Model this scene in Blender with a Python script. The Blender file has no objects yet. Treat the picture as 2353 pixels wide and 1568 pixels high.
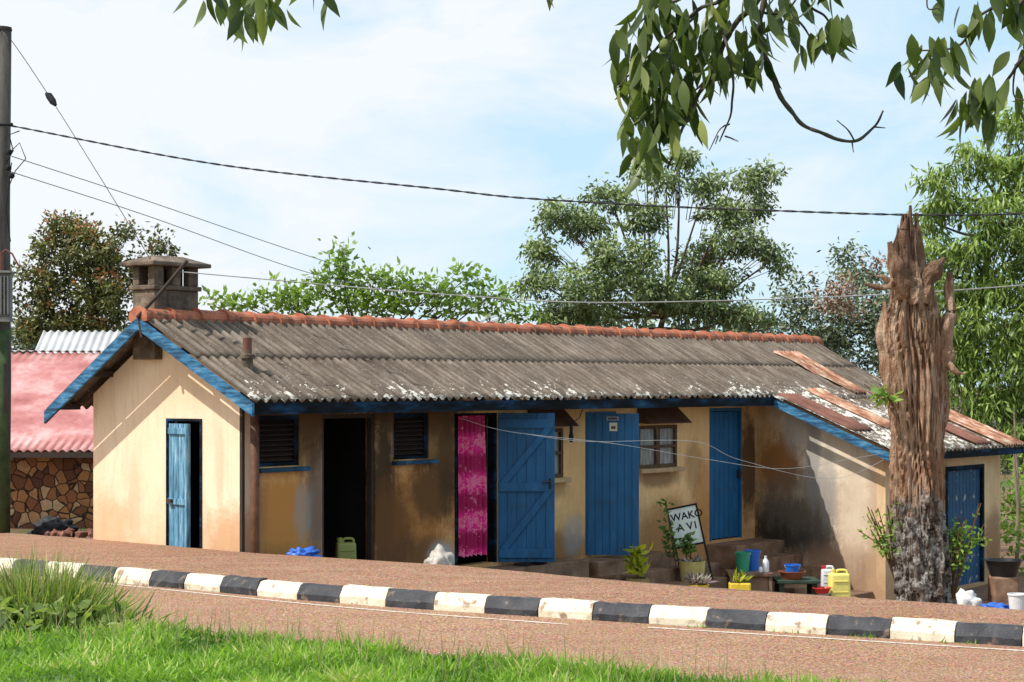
import bpy, bmesh, math, random
import numpy as np
from mathutils import Vector, Matrix, noise
R=random.Random(7); rng=np.random.default_rng(7)
S=bpy.context.scene; COL=S.collection
pi=math.pi

# ---------------------------------------------------------------- helpers
def empty(name,loc=(0,0,0),rot=(0,0,0)):
    e=bpy.data.objects.new(name,None); COL.objects.link(e); e.location=loc; e.rotation_euler=rot
    e.empty_display_size=.2
    return e
class M:
    def __init__(s): s.v=[]; s.f=[]
    def add(s,v,f):
        o=len(s.v); s.v+= [tuple(p) for p in v]; s.f+=[tuple(i+o for i in q) for q in f]; return s
    def box(s,x0,x1,y0,y1,z0,z1):
        return s.add([(x0,y0,z0),(x1,y0,z0),(x1,y1,z0),(x0,y1,z0),(x0,y0,z1),(x1,y0,z1),(x1,y1,z1),(x0,y1,z1)],
          [(0,3,2,1),(4,5,6,7),(0,1,5,4),(1,2,6,5),(2,3,7,6),(3,0,4,7)])
    def hexa(s,p):
        return s.add(p,[(0,3,2,1),(4,5,6,7),(0,1,5,4),(1,2,6,5),(2,3,7,6),(3,0,4,7)])
    def tube(s,pts,rad,n=8,cap=True):
        pts=[Vector(p) for p in pts]
        if not hasattr(rad,'__len__'): rad=[rad]*len(pts)
        v=[];f=[]
        up=Vector((0.13,0.21,0.97)).normalized()
        for i,p in enumerate(pts):
            a=pts[max(0,i-1)]; b=pts[min(len(pts)-1,i+1)]
            t=(b-a).normalized()
            if abs(t.dot(up))>.98: ref=Vector((1,0,0))
            else: ref=up
            x=t.cross(ref).normalized(); y=t.cross(x).normalized()
            for k in range(n):
                an=2*pi*k/n
                v.append(p+(x*math.cos(an)+y*math.sin(an))*rad[i])
        for i in range(len(pts)-1):
            for k in range(n):
                a=i*n+k; b=i*n+(k+1)%n
                f.append((a,b,b+n,a+n))
        if cap:
            f.append(tuple(range(n-1,-1,-1))); f.append(tuple((len(pts)-1)*n+k for k in range(n)))
        return s.add(v,f)
    def lathe(s,prof,n=24,c=(0,0,0),sx=1,sy=1):
        v=[];f=[]
        for r,z in prof:
            for k in range(n):
                a=2*pi*k/n; v.append((c[0]+r*math.cos(a)*sx,c[1]+r*math.sin(a)*sy,c[2]+z))
        for i in range(len(prof)-1):
            for k in range(n):
                a=i*n+k;b=i*n+(k+1)%n
                f.append((a,b,b+n,a+n))
        f.append(tuple(range(n-1,-1,-1)))
        return s.add(v,f)
    def obj(s,name,mat,parent=None,smooth=False,loc=(0,0,0),rot=(0,0,0),bevel=0):
        me=bpy.data.meshes.new(name); me.from_pydata(s.v,[],s.f); me.update()
        if mat: me.materials.append(mat)
        if smooth:
            me.polygons.foreach_set('use_smooth',[True]*len(me.polygons))
        o=bpy.data.objects.new(name,me); COL.objects.link(o); o.location=loc; o.rotation_euler=rot
        if parent: o.parent=parent
        if bevel:
            b=o.modifiers.new('b','BEVEL'); b.width=bevel; b.segments=2; b.limit_method='ANGLE'
        return o

# ---------------------------------------------------------------- materials
def nd(nt,t,props=None,**ins):
    n=nt.nodes.new(t)
    for k,v in (props or {}).items(): setattr(n,k,v)
    for k,v in ins.items():
        key=int(k[1:]) if k[0]=='i' and k[1:].isdigit() else k.replace('_',' ')
        s=n.inputs[key]
        if isinstance(v,bpy.types.NodeSocket): nt.links.new(v,s)
        else: s.default_value=v
    return n
def c4(c): return (c[0],c[1],c[2],1)
def mix(nt,f,a,b,bt='MIX'):
    n=nt.nodes.new('ShaderNodeMix'); n.data_type='RGBA'; n.blend_type=bt
    for i,v in ((0,f),(6,a),(7,b)):
        if isinstance(v,bpy.types.NodeSocket): nt.links.new(v,n.inputs[i])
        else: n.inputs[i].default_value = v if i==0 else c4(v)
    return n.outputs[2]
def ramp(nt,fac,stops,interp='LINEAR'):
    n=nt.nodes.new('ShaderNodeValToRGB'); cr=n.color_ramp; cr.interpolation=interp
    while len(cr.elements)<len(stops): cr.elements.new(.5)
    for e,(p,c) in zip(cr.elements,stops):
        e.position=p; e.color=c4(c) if hasattr(c,'__len__') else (c,c,c,1)
    nt.links.new(fac,n.inputs[0]); return n.outputs[0]
def mth(nt,op,a,b=0.0,c=0.0):
    return nd(nt,'ShaderNodeMath',{'operation':op},i0=a,i1=b,i2=c).outputs[0]
def coords(nt,scale=(1,1,1)):
    tc=nd(nt,'ShaderNodeTexCoord')
    mp=nd(nt,'ShaderNodeMapping'); mp.inputs['Scale'].default_value=scale
    nt.links.new(tc.outputs['Object'],mp.inputs['Vector']); return mp.outputs[0]
def noi(nt,vec,scale,detail=5,rough=.6,dist=0):
    return nd(nt,'ShaderNodeTexNoise',Vector=vec,Scale=scale,Detail=detail,Roughness=rough,Distortion=dist).outputs[0]
def base(name):
    m=bpy.data.materials.new(name); m.use_nodes=True; nt=m.node_tree
    return m,nt,nt.nodes['Principled BSDF']
def setb(nt,b,col,rough=.8,bump=None,bs=.3,bd=.01,metal=0,spec=.3):
    if isinstance(col,bpy.types.NodeSocket): nt.links.new(col,b.inputs['Base Color'])
    else: b.inputs['Base Color'].default_value=c4(col)
    b.inputs['Roughness'].default_value=rough; b.inputs['Metallic'].default_value=metal
    b.inputs['Specular IOR Level'].default_value=spec
    if bump is not None:
        n=nd(nt,'ShaderNodeBump',Strength=bs,Distance=bd,Height=bump)
        nt.links.new(n.outputs[0],b.inputs['Normal'])
def simple(name,stops,scale=5,stretch=(1,1,1),rough=.8,bs=.3,bscale=40,bd=.01,metal=0,spec=.3,detail=6,mottle=None):
    m,nt,b=base(name); v=coords(nt,stretch)
    f=noi(nt,v,scale,detail,.65)
    col=ramp(nt,f,stops)
    if mottle:
        f2=noi(nt,coords(nt),mottle[0],3,.5)
        k=ramp(nt,f2,[(mottle[1],0),(mottle[2],1)])
        col=mix(nt,k,col,mottle[3])
    setb(nt,b,col,rough,noi(nt,v,bscale,4,.6),bs,bd,metal,spec); return m
def spread(c,k=.25):
    return [(.3,tuple(x*(1-k) for x in c)),(.7,tuple(min(1,x*(1+k)) for x in c))]
def plastic(name,c,rough=.4): return simple(name,spread(c,.12),scale=6,rough=rough,bs=.05,spec=.5)

def stain(nt,p,nz,c,r,lo=.55,hi=1.35,k=2.0):
    s=nd(nt,'ShaderNodeVectorMath',{'operation':'SUBTRACT'},i0=p,i1=c)
    d=nd(nt,'ShaderNodeVectorMath',{'operation':'DIVIDE'},i0=s.outputs[0],i1=r)
    l=nd(nt,'ShaderNodeVectorMath',{'operation':'LENGTH'},i0=d.outputs[0])
    n1=mth(nt,'MULTIPLY_ADD',nz,k,-.56*k)
    a=mth(nt,'ADD',l.outputs['Value'],n1)
    return nd(nt,'ShaderNodeMapRange',{'interpolation_type':'SMOOTHSTEP'},i0=a,i1=lo,i2=hi,i3=1.0,i4=0.0).outputs[0]
def plaster(name,a,b_,stains,lowz=None,rough=.9):
    m,nt,b=base(name); p=coords(nt)
    n1=noi(nt,p,1.3,6,.6); n2=noi(nt,p,4,8,.78); n3=noi(nt,coords(nt,(4,4,.45)),2.5,7,.7)
    ns=mth(nt,'MULTIPLY_ADD',n3,.45,mth(nt,'MULTIPLY',n2,.67))
    col=ramp(nt,n1,[(.35,a),(.68,b_)])
    col=mix(nt,ramp(nt,n3,[(.48,0),(.75,.5)]),col,tuple(x*.60 for x in b_))
    if lowz:
        z=nd(nt,'ShaderNodeSeparateXYZ',Vector=p).outputs[2]
        nn=mth(nt,'MULTIPLY_ADD',n2,1.6,-.8)
        zz=mth(nt,'ADD',z,nn)
        k=nd(nt,'ShaderNodeMapRange',{},i0=zz,i1=lowz[0],i2=lowz[1],i3=lowz[3],i4=0.0).outputs[0]
        col=mix(nt,k,col,lowz[2])
    for (c,r,cc,amt) in stains:
        f=stain(nt,p,ns,c,r)
        f=mth(nt,'MULTIPLY',f,amt)
        col=mix(nt,f,col,cc)
    sp=noi(nt,p,28,3,.6)
    col=mix(nt,ramp(nt,sp,[(.66,0),(.73,.5)]),col,tuple(x*.42 for x in b_))
    setb(nt,b,col,rough,noi(nt,p,18,8,.7),.35,.012); return m

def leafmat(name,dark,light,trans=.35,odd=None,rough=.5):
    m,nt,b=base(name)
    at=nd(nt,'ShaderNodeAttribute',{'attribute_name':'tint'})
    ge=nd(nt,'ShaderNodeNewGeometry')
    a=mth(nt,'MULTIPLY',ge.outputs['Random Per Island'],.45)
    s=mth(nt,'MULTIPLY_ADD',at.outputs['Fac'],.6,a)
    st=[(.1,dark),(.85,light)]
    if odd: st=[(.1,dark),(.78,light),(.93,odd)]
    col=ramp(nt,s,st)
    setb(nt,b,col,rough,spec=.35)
    if trans>0:
        tr=nd(nt,'ShaderNodeBsdfTranslucent')
        br=mix(nt,1.0,col,(1.5,1.7,.7),'MULTIPLY'); nt.links.new(br,tr.inputs[0])
        ms=nd(nt,'ShaderNodeMixShader'); ms.inputs[0].default_value=trans
        nt.links.new(b.outputs[0],ms.inputs[1]); nt.links.new(tr.outputs[0],ms.inputs[2])
        nt.links.new(ms.outputs[0],nt.nodes['Material Output'].inputs[0])
    return m

def norm(a): return a/np.maximum(np.linalg.norm(a,axis=1,keepdims=True),1e-6)
def leafmesh(name,cen,d,L,W,tint,mat,parent=None,fold=False,side=None,curl=.10):
    n=len(cen); d=norm(d)
    if side is None: side=norm(np.cross(d,rng.normal(size=(n,3))))
    nn=np.cross(d,side)
    L=L[:,None];W=W[:,None]
    if not fold:
        V=np.stack([cen,cen+d*L*.42+side*W*.5,cen+d*L,cen+d*L*.42-side*W*.5],1).reshape(-1,3); k=4
        F=np.arange(4*n); ls=np.arange(n)*4; nf=n; lt=np.full(nf,4)
    else:
        q=-nn*L*curl*rng.uniform(.2,2.4,(n,1)); wv=rng.uniform(.02,.22,(n,1))
        P=[cen]
        for t,w_ in ((.12,.24),(.3,.44),(.5,.5),(.7,.38),(.87,.18)):
            m_=cen+d*L*t+q*(t*t*2.2)
            P+= [m_+side*W*w_+nn*W*w_*wv*2, m_, m_-side*W*w_+nn*W*w_*wv*2]
        P.append(cen+d*L*1.04+q*2.4)
        V=np.stack(P,1).reshape(-1,3); k=17
        fl=[]; lt1=[]
        fl+=[0,1,2, 0,2,3]; lt1+=[3,3]
        for j in range(4):
            a=1+3*j; fl+=[a,a+3,a+4,a+1, a+1,a+4,a+5,a+2]; lt1+=[4,4]
        fl+=[13,16,14, 14,16,15]; lt1+=[3,3]
        fl=np.array(fl); lt=np.tile(np.array(lt1),n); nf=len(lt)
        F=(np.arange(n)[:,None]*17+fl[None]).reshape(-1); ls=np.concatenate([[0],np.cumsum(lt)[:-1]])
    me=bpy.data.meshes.new(name)
    me.vertices.add(len(V)); me.vertices.foreach_set('co',V.astype(np.float32).ravel())
    me.loops.add(len(F)); me.loops.foreach_set('vertex_index',F.astype(np.int32))
    me.polygons.add(nf); me.polygons.foreach_set('loop_start',ls.astype(np.int32))
    try: me.polygons.foreach_set('loop_total',lt.astype(np.int32))
    except Exception: pass
    me.update(calc_edges=True)
    a=me.attributes.new('tint','FLOAT','POINT'); a.data.foreach_set('value',np.repeat(tint,k).astype(np.float32))
    me.materials.append(mat)
    if fold: me.polygons.foreach_set('use_smooth',[True]*nf)
    o=bpy.data.objects.new(name,me); COL.objects.link(o)
    if parent: o.parent=parent
    return o
def canopy(name,clumps,nsub,nleaf,sig,L,W,droop,mat,parent,shell=.4):
    cs=[];ds=[];ts=[]
    for (x,y,z,a,b,c) in clumps:
        ns=max(4,int(nsub*(a*b*c)**(2/3.)))
        u=norm(rng.normal(size=(ns,3))); r=rng.random(ns)**shell
        sc=u*r[:,None]*np.array([a,b,c])+np.array([x,y,z])
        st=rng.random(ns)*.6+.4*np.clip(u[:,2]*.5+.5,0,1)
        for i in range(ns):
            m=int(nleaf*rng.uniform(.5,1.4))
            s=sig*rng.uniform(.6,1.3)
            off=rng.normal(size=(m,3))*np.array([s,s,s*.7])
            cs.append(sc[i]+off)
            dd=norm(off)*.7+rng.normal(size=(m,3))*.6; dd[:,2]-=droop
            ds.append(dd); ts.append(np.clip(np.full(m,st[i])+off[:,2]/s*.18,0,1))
    c=np.concatenate(cs); d=np.concatenate(ds); t=np.concatenate(ts); n=len(c)
    return leafmesh(name,c,d,L*rng.uniform(.6,1.3,n),W*rng.uniform(.7,1.3,n),t,mat,parent)

# ---------------------------------------------------------------- camera
cam=bpy.data.cameras.new('camera'); co=bpy.data.objects.new('camera',cam); COL.objects.link(co)
co.location=(0,0,2.4); co.rotation_euler=(pi/2,0,0)
cam.lens=67.3; cam.sensor_width=36; cam.shift_y=.043; cam.clip_end=6000
S.camera=co
S.view_settings.view_transform='Standard'; S.view_settings.look='None'; S.view_settings.exposure=0

# ---------------------------------------------------------------- world + sun
sd=Vector((-.423,-.173,.6)).normalized()
w=bpy.data.worlds.new('World'); S.world=w; w.use_nodes=True; nt=w.node_tree
bg=nt.nodes['Background']; bg.inputs[1].default_value=.15
sky=nd(nt,'ShaderNodeTexSky',{'sky_type':'NISHITA','sun_disc':False,'sun_elevation':math.asin(sd.z),'sun_rotation':math.atan2(sd.x,sd.y)%(2*pi),
   'air_density':1.0,'dust_density':.6,'ozone_density':1.0,'altitude':1100})
tc=nd(nt,'ShaderNodeTexCoord')
mp=nd(nt,'ShaderNodeMapping'); mp.inputs['Scale'].default_value=(1.0,1.0,2.2); mp.inputs['Rotation'].default_value=(0,.25,0)
nt.links.new(tc.outputs['Generated'],mp.inputs[0])
n1=noi(nt,mp.outputs[0],8,10,.6,.4); n2=noi(nt,mp.outputs[0],2.2,3,.5)
sx=nd(nt,'ShaderNodeSeparateXYZ',Vector=tc.outputs['Generated'])
ad=mth(nt,'MULTIPLY_ADD',n2,.5,n1)
ad2=mth(nt,'MULTIPLY_ADD',sx.outputs[0],-.85,ad)
ad3=mth(nt,'MULTIPLY_ADD',sx.outputs[2],.35,ad2)
cf=ramp(nt,ad3,[(.56,0.05),(.74,.55),(.90,1.0)])
skl=mix(nt,.78,sky.outputs[0],(3.9,5.7,6.9))
cc=mix(nt,cf,skl,(6.15,6.45,6.8))
nt.links.new(cc,bg.inputs[0])
sl=bpy.data.lights.new('sun','SUN'); sl.energy=5.0; sl.angle=math.radians(.5); sl.color=(1,.95,.88)
so=bpy.data.objects.new('sun',sl); COL.objects.link(so); so.rotation_euler=(-sd).to_track_quat('-Z','Y').to_euler(); so.location=(-8,5,15)

# ---------------------------------------------------------------- terrain
def ip(pts,x): 
    xs=[p[0] for p in pts]; ys=[p[1] for p in pts]
    return float(np.interp(x,xs,ys))
EDGE=[(-60,66),(-20,36.5),(-8,25.6),(-6.5,24.4),(-5.1,23.3),(-2.85,21.35),(-.57,19.9),(1.69,17.7),(3.74,16.45),(4.3,15.9),(8,13.3),(60,-20)]
KERB=[(-60,58),(-20,30.6),(-8,22.2),(-5.46,20.4),(-4.16,19.47),(-1.47,17.43),(.82,16.2),(3.70,14.74),(8,12.6),(60,-13)]
LAWN=[(-60,48),(-12,21.5),(-4.25,15.95),(-2.48,15.0),(-.55,13.65),(.51,12.95),(3,11.2),(8,7.5),(60,-30)]
def sm(P,x): return (ip(P,x-.7)+ip(P,x-.35)+ip(P,x)+ip(P,x+.35)+ip(P,x+.7))/5
O=(-3.065,21.7); U=(.6085,.7935)
GU=[(-1,.5),(0,.5),(1.5,.25),(3,0),(6,-.25),(9,-.65),(11.5,-.95),(40,-1.1)]
def hgt(X,Y):
    d=(Y-ip(EDGE,X))*.78
    u=U[0]*(X-O[0])+U[1]*(Y-O[1])
    if d<-.35: return .36
    if d<-.1: return .36+(d+.35)/.25*.14
    G=ip(GU,u) 
    if Y>70: G-= min(2,(Y-70)*.02)
    s=min(1,max(0,(d+.05)/.9)); s=s*s*(3-2*s)
    z=.5+(G-.5)*s
    if d>1: z+=.03*noise.noise(Vector((X*.8,Y*.8,0)))
    return z
def axis(lo,hi,step,far):
    a=list(np.arange(lo,hi+1e-6,step)); s=step; x=hi
    r=[]; 
    while x<far: s*=1.35; x+=s; r.append(x)
    l=[]; s=step; x=lo
    while x>-far: s*=1.35; x-=s; l.append(x)
    return l[::-1]+a+r
xs=axis(-14,14,.25,3000); ys=axis(9,48,.25,3000)
V=[(x,y,hgt(x,y)) for y in ys for x in xs]; nx=len(xs)
F=[(j*nx+i,j*nx+i+1,(j+1)*nx+i+1,(j+1)*nx+i) for j in range(len(ys)-1) for i in range(nx-1)]
dirt=simple('dirt',[(.3,(.10,.055,.035)),(.55,(.19,.11,.07)),(.75,(.26,.17,.11))],scale=3,bscale=25,bs=.6,bd=.03,mottle=(.12,.5,.62,(.05,.09,.02)))
M().add(V,F).obj('ground',dirt,smooth=True)

def gravel(name,a,b_,c):
    m,nt,b=base(name); p=coords(nt)
    f=noi(nt,p,38,5,.85); g=noi(nt,p,.9,5,.6); vo=nd(nt,'ShaderNodeTexVoronoi',Vector=p,Scale=48.0)
    col=ramp(nt,f,[(.38,a),(.5,b_),(.62,c)])
    col=mix(nt,.5,col,vo.outputs['Color'],'SOFT_LIGHT')
    col=mix(nt,ramp(nt,g,[(.35,0),(.75,.5)]),col,tuple(x*.70 for x in b_))
    g2=noi(nt,coords(nt,(.5,1.6,1)),2.2,6,.6)
    col=mix(nt,ramp(nt,g2,[(.45,0),(.75,.45)]),col,(.54,.36,.25))
    g3=noi(nt,p,6,6,.7)
    col=mix(nt,ramp(nt,g3,[(.55,0),(.75,.4)]),col,tuple(x*.55 for x in b_))
    h=mth(nt,'ADD',f,vo.outputs['Distance'])
    setb(nt,b,col,.95,h,1.0,.018,spec=.15); return m
rd=gravel('red_gravel_asphalt',(.14,.068,.038),(.45,.25,.155),(.76,.52,.37))
pv=gravel('pavement_murram',(.14,.066,.036),(.41,.22,.135),(.66,.43,.29))
xr=list(np.arange(-10,9,.25)); xr=[-60,-40,-25,-15]+xr+[12,20,40,60]
def strip(lo,hi,z,mat,name,parent=None,n=6):
    V=[];F=[]
    for x in xr:
        a=lo(x); b=hi(x)
        for k in range(n+1): V.append((x,a+(b-a)*k/n,z))
    for i in range(len(xr)-1):
        for k in range(n): q=i*(n+1)+k; F.append((q,q+n+1,q+n+2,q+1))
    return M().add(V,F).obj(name,mat,parent)
kf=lambda x: sm(KERB,x)
strip(lambda x:ip(LAWN,x)-.35,kf,.40,rd,'road')
V=[];F=[]
for x in xr:
    a=kf(x)+.13; b=ip(EDGE,x)+ (.07*noise.noise(Vector((x*2.3,0,3))))
    V+=[(x,a,.40),(x,a,.53),(x,a+(b-a)*.5,.54),(x,b-.06,.53),(x,b,.50),(x,b+.04,.2)]
for i in range(len(xr)-1):
    for k in range(5): q=i*6+k; F.append((q,q+6,q+7,q+1))
M().add(V,F).obj('pavement',pv)

kw=simple('kerb_white_paint',[(.3,(.40,.34,.23)),(.44,(.72,.66,.50)),(.7,(.84,.79,.65))],scale=6,bscale=60,bs=.6,rough=.7,mottle=(11,.58,.67,(.34,.24,.17)))
kb=simple('kerb_black_paint',[(.3,(.020,.022,.028)),(.6,(.055,.058,.066)),(.8,(.15,.14,.14))],scale=6,bscale=60,bs=.6,rough=.6,mottle=(9,.60,.72,(.25,.18,.13)))
fine=[]; x=-12
while x<12: fine.append((x,kf(x))); x+=.02
acc=0; cuts=[fine[0]]
for a,b in zip(fine,fine[1:]):
    acc+=math.dist(a,b)
    if acc>=.5: cuts.append(b); acc=0
best=min(range(len(cuts)),key=lambda i:abs(cuts[i][0]-.22)); sh=.22-cuts[best][0]
cuts=[(c[0]+sh,kf(c[0]+sh)) for c in cuts]
mw=M(); mb=M()
for i in range(len(cuts)-1):
    a=Vector(cuts[i]+(0,)); b=Vector(cuts[i+1]+(0,)); t=(b-a).normalized(); n=Vector((-t.y,t.x,0))
    a2=a+t*.005; b2=b-t*.005; jz=R.uniform(-.008,.008); jn=n*R.uniform(-.01,.01); a2+=jn; b2+=jn
    prof=[(0,.385),(0.0,.46+jz),(.045,.54+jz),(.08,.552+jz),(.15,.55+jz),(.15,.385)]
    vv=[];ff=[]
    K=7
    for k in range(K):
        p=a2.lerp(b2,k/(K-1))
        for (dn,z) in prof: vv.append(p+n*(dn+R.uniform(-.005,.005))+Vector((0,0,z+R.uniform(-.005,.005))))
    m=6
    for k in range(K-1):
        for j in range(m-1): q=k*m+j; ff.append((q,q+m,q+m+1,q+1))
    ff.append(tuple(range(m))[::-1]); ff.append(tuple((K-1)*m+j for j in range(m)))
    (mb if (i-best)%2==1 else mw).add(vv,ff)
kerb=empty('painted_kerb')
mw.obj('white_blocks',kw,kerb); mb.obj('black_blocks',kb,kerb)
lw=simple('road_line_paint',[(.38,(.40,.25,.18)),(.46,(.66,.58,.50)),(.7,(.78,.72,.64))],scale=30,bscale=60)
rl=empty('road_marking')
def line(x0,x1,off0,off1,wd,name):
    V=[];F=[];n=60
    for i in range(n+1):
        x=x0+(x1-x0)*i/n; o=off0+(off1-off0)*i/n; w_=wd*(1+.5*noise.noise(Vector((x*3,0,0))))
        y=kf(x)-o
        V+=[(x,y-w_/2,.404),(x,y+w_/2,.404)]
        if i: F.append((2*i-2,2*i,2*i+1,2*i-1))
    return M().add(V,F).obj(name,lw,rl)
line(-4.8,.47,.10,.42,.05,'edge_line_a'); line(1.12,9,.27,.30,.05,'edge_line_b')

# lawn
gs=simple('lawn_soil',[(.3,(.04,.055,.015)),(.6,(.08,.14,.03)),(.8,(.16,.16,.06))],scale=6,bscale=30,bs=.8,bd=.03)
V=[];F=[];n=24
for x in xr:
    b=ip(LAWN,x)+.06*noise.noise(Vector((x*1.7,5,0)))
    a=-30 if abs(x)<14 else b-60
    for k in range(n+1):
        q=(k/n)**.35; y=a+(b-a)*q
        V.append((x,y,.45+(.04*noise.noise(Vector((x*1.2,y*1.2,0))) if k<n else -.045)))
for i in range(len(xr)-1):
    for k in range(n): q=i*(n+1)+k; F.append((q,q+n+1,q+n+2,q+1))
lawn=empty('grass_lawn'); M().add(V,F).obj('turf',gs,lawn,smooth=True)
gm=leafmat('grass_blade',(.05,.13,.014),(.28,.46,.06),.35,(.50,.48,.22))
N=80000
gx=rng.uniform(-6,3.2,N); ge=np.interp(gx,[p[0] for p in LAWN],[p[1] for p in LAWN])
gy=ge+.08-rng.random(N)*(ge-11.6+.3)
cl=np.array([noise.noise(Vector((a*1.5,b*1.5,0)))+.7*noise.noise(Vector((a*6,b*6,2))) for a,b in zip(gx,gy)])
ok=(gy>11.3)&(cl+rng.random(N)*.8>-.2); gx=gx[ok];gy=gy[ok];ge=ge[ok]; cl=cl[ok]; n=len(gx)
d=rng.normal(size=(n,3))*np.array([.85,.85,.2]); d[:,2]+=.6
L=.05+.085*rng.random(n)*(1+1.2*cl); edge=(ge-gy)<.25; L=np.where(edge,L*1.25,L)
L=np.maximum(L,.035)
leafmesh('blades',np.stack([gx,gy,np.full(n,.44)],1),d,L,.009+.012*rng.random(n),np.clip(.45+cl*.9,0,1),gm,lawn)
n=800; gx=rng.uniform(-4.6,1.8,n); ge=np.interp(gx,[p[0] for p in LAWN],[p[1] for p in LAWN]); gy=ge-rng.random(n)**2*1.6
d=rng.normal(size=(n,3))*.22; d[:,2]+=1
leafmesh('seed_stems',np.stack([gx,gy,np.full(n,.44)],1),d,.12+.24*rng.random(n),np.full(n,.006),rng.random(n)*.6+.4,leafmat('stem_straw',(.16,.22,.05),(.42,.36,.2),.2),lawn)

tus=empty('grass_tussock')
n=2600; c=rng.normal(size=(n,2))*np.array([.30,.18]); 
rr=np.hypot(c[:,0]/.30,c[:,1]/.18)
P=np.stack([-3.88+c[:,0],15.55+c[:,1],np.full(n,.44)],1)
d=np.stack([c[:,0]*1.3+rng.normal(size=n)*.5,c[:,1]*1.6+rng.normal(size=n)*.5,np.full(n,1.0)],1)
leafmesh('blades',P,d,(.18+.48*rng.random(n)**1.2)*np.clip(1.2-.22*rr,.35,1.2),.011+.012*rng.random(n),rng.random(n),leafmat('tussock_blade',(.05,.10,.02),(.32,.42,.11),.35,(.55,.46,.24)),tus)
n=260; c=rng.normal(size=(n,2))*np.array([.26,.12])
P=np.stack([-3.88+c[:,0],15.5+c[:,1],np.full(n,.44)],1)
d=np.stack([c[:,0]*1.1+rng.normal(size=n)*.3,c[:,1]*1.6+rng.normal(size=n)*.3,np.full(n,1.0)],1)
leafmesh('tall_stems',P,d,.48+.30*rng.random(n),np.full(n,.008),rng.random(n)*.5+.4,leafmat('stem_straw_tall',(.16,.22,.05),(.42,.36,.2),.2),tus)
n=560
P=np.stack([-3.80+rng.normal(size=n)*.27,15.25+rng.normal(size=n)*.15,.46+.18*rng.random(n)],1)
d=rng.normal(size=(n,3)); d[:,2]=d[:,2]*.5+.25
leafmesh('broad_leaves',P,d,.08+.08*rng.random(n),.045+.04*rng.random(n),rng.random(n),leafmat('broad_leaf',(.035,.09,.02),(.40,.48,.16),.3),tus,fold=True)

# ---------------------------------------------------------------- main building
H=empty('row_house',(O[0],O[1],0),(0,0,math.atan2(U[1],U[0])))
RV=1.27
def zr(v):
    if v>=RV: return 3.22-(v-RV)*.66
    if v>=-.583: return 3.22-(RV-v)*.53
    return 3.22-(RV+.583)*.53-(-.583-v)*.41
BR=(.17,.07,.022); BK=(.014,.011,.009); OR=(.50,.21,.06); GY=(.36,.34,.31)
m_gable=plaster('plaster_gable',(.93,.74,.54),(.88,.66,.45),[((0,2.3,.6),(.3,.5,.5),(.62,.38,.2),.55),((0,.1,.6),(.3,.5,.4),(.58,.32,.16),.7),((0,.9,2.4),(.3,.5,.3),(.8,.55,.34),.4),((0,1.8,1.0),(.3,.12,.5),(.6,.40,.25),.4),((0,.35,1.5),(.3,.08,.5),(.6,.42,.28),.4)],(.3,1.1,(.66,.38,.18),.6))
m_front=plaster('plaster_front',(.90,.60,.30),(.80,.47,.20),[
  ((.7,0,.75),(.9,.4,.75),(.58,.25,.06),.95),((.15,0,1.0),(.24,.4,1.0),(.34,.18,.09),.8),((.6,0,.2),(.9,.4,.3),(.30,.14,.05),.6),
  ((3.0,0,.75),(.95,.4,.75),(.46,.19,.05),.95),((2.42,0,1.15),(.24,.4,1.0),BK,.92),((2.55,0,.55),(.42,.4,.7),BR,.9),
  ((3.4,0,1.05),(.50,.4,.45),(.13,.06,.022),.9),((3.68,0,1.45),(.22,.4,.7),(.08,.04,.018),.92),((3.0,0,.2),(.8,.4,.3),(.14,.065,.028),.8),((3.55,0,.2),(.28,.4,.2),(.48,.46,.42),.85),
  ((1.22,0,1.1),(.18,.4,.9),(.20,.15,.12),.9),((1.0,0,.9),(.16,.4,.35),GY,.6),
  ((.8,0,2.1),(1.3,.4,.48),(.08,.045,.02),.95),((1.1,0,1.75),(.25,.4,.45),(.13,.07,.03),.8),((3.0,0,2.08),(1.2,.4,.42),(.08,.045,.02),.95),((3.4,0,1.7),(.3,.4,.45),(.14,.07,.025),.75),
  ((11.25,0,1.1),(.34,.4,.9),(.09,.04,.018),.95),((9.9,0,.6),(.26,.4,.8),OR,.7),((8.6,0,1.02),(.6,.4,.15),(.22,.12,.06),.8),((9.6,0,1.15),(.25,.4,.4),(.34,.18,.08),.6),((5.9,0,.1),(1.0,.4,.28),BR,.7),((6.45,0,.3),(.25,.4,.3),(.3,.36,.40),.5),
  ((8.9,0,.15),(1.0,.4,.5),(.36,.18,.07),.8),((5.8,0,.95),(.5,.4,.18),(.34,.17,.07),.6),((6.3,0,1.9),(.4,.4,.3),(.5,.28,.12),.6)],(-.1,.9,(.46,.21,.07),.7))
m_wing=plaster('plaster_wing',(.84,.73,.57),(.74,.60,.43),[
  ((11.46,-.2,.5),(.4,.45,1.9),(.52,.31,.12),.9),((11.46,-.45,1.1),(.4,.45,.5),(.30,.12,.03),.95),
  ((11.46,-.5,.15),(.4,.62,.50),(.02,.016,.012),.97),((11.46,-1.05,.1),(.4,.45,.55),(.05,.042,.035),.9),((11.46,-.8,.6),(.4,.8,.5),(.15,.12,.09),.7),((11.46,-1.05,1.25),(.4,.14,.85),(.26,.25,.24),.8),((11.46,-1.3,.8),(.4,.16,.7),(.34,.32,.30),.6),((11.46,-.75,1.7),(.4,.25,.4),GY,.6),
  ((11.46,-1.7,-.5),(.4,1.0,.45),(.30,.18,.11),.85),((11.46,-2.2,.1),(.4,.24,1.4),(.48,.31,.18),.7),((11.46,-1.75,.4),(.4,.3,.8),(.60,.46,.32),.6)],(-.9,.3,(.36,.21,.12),.8))
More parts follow.
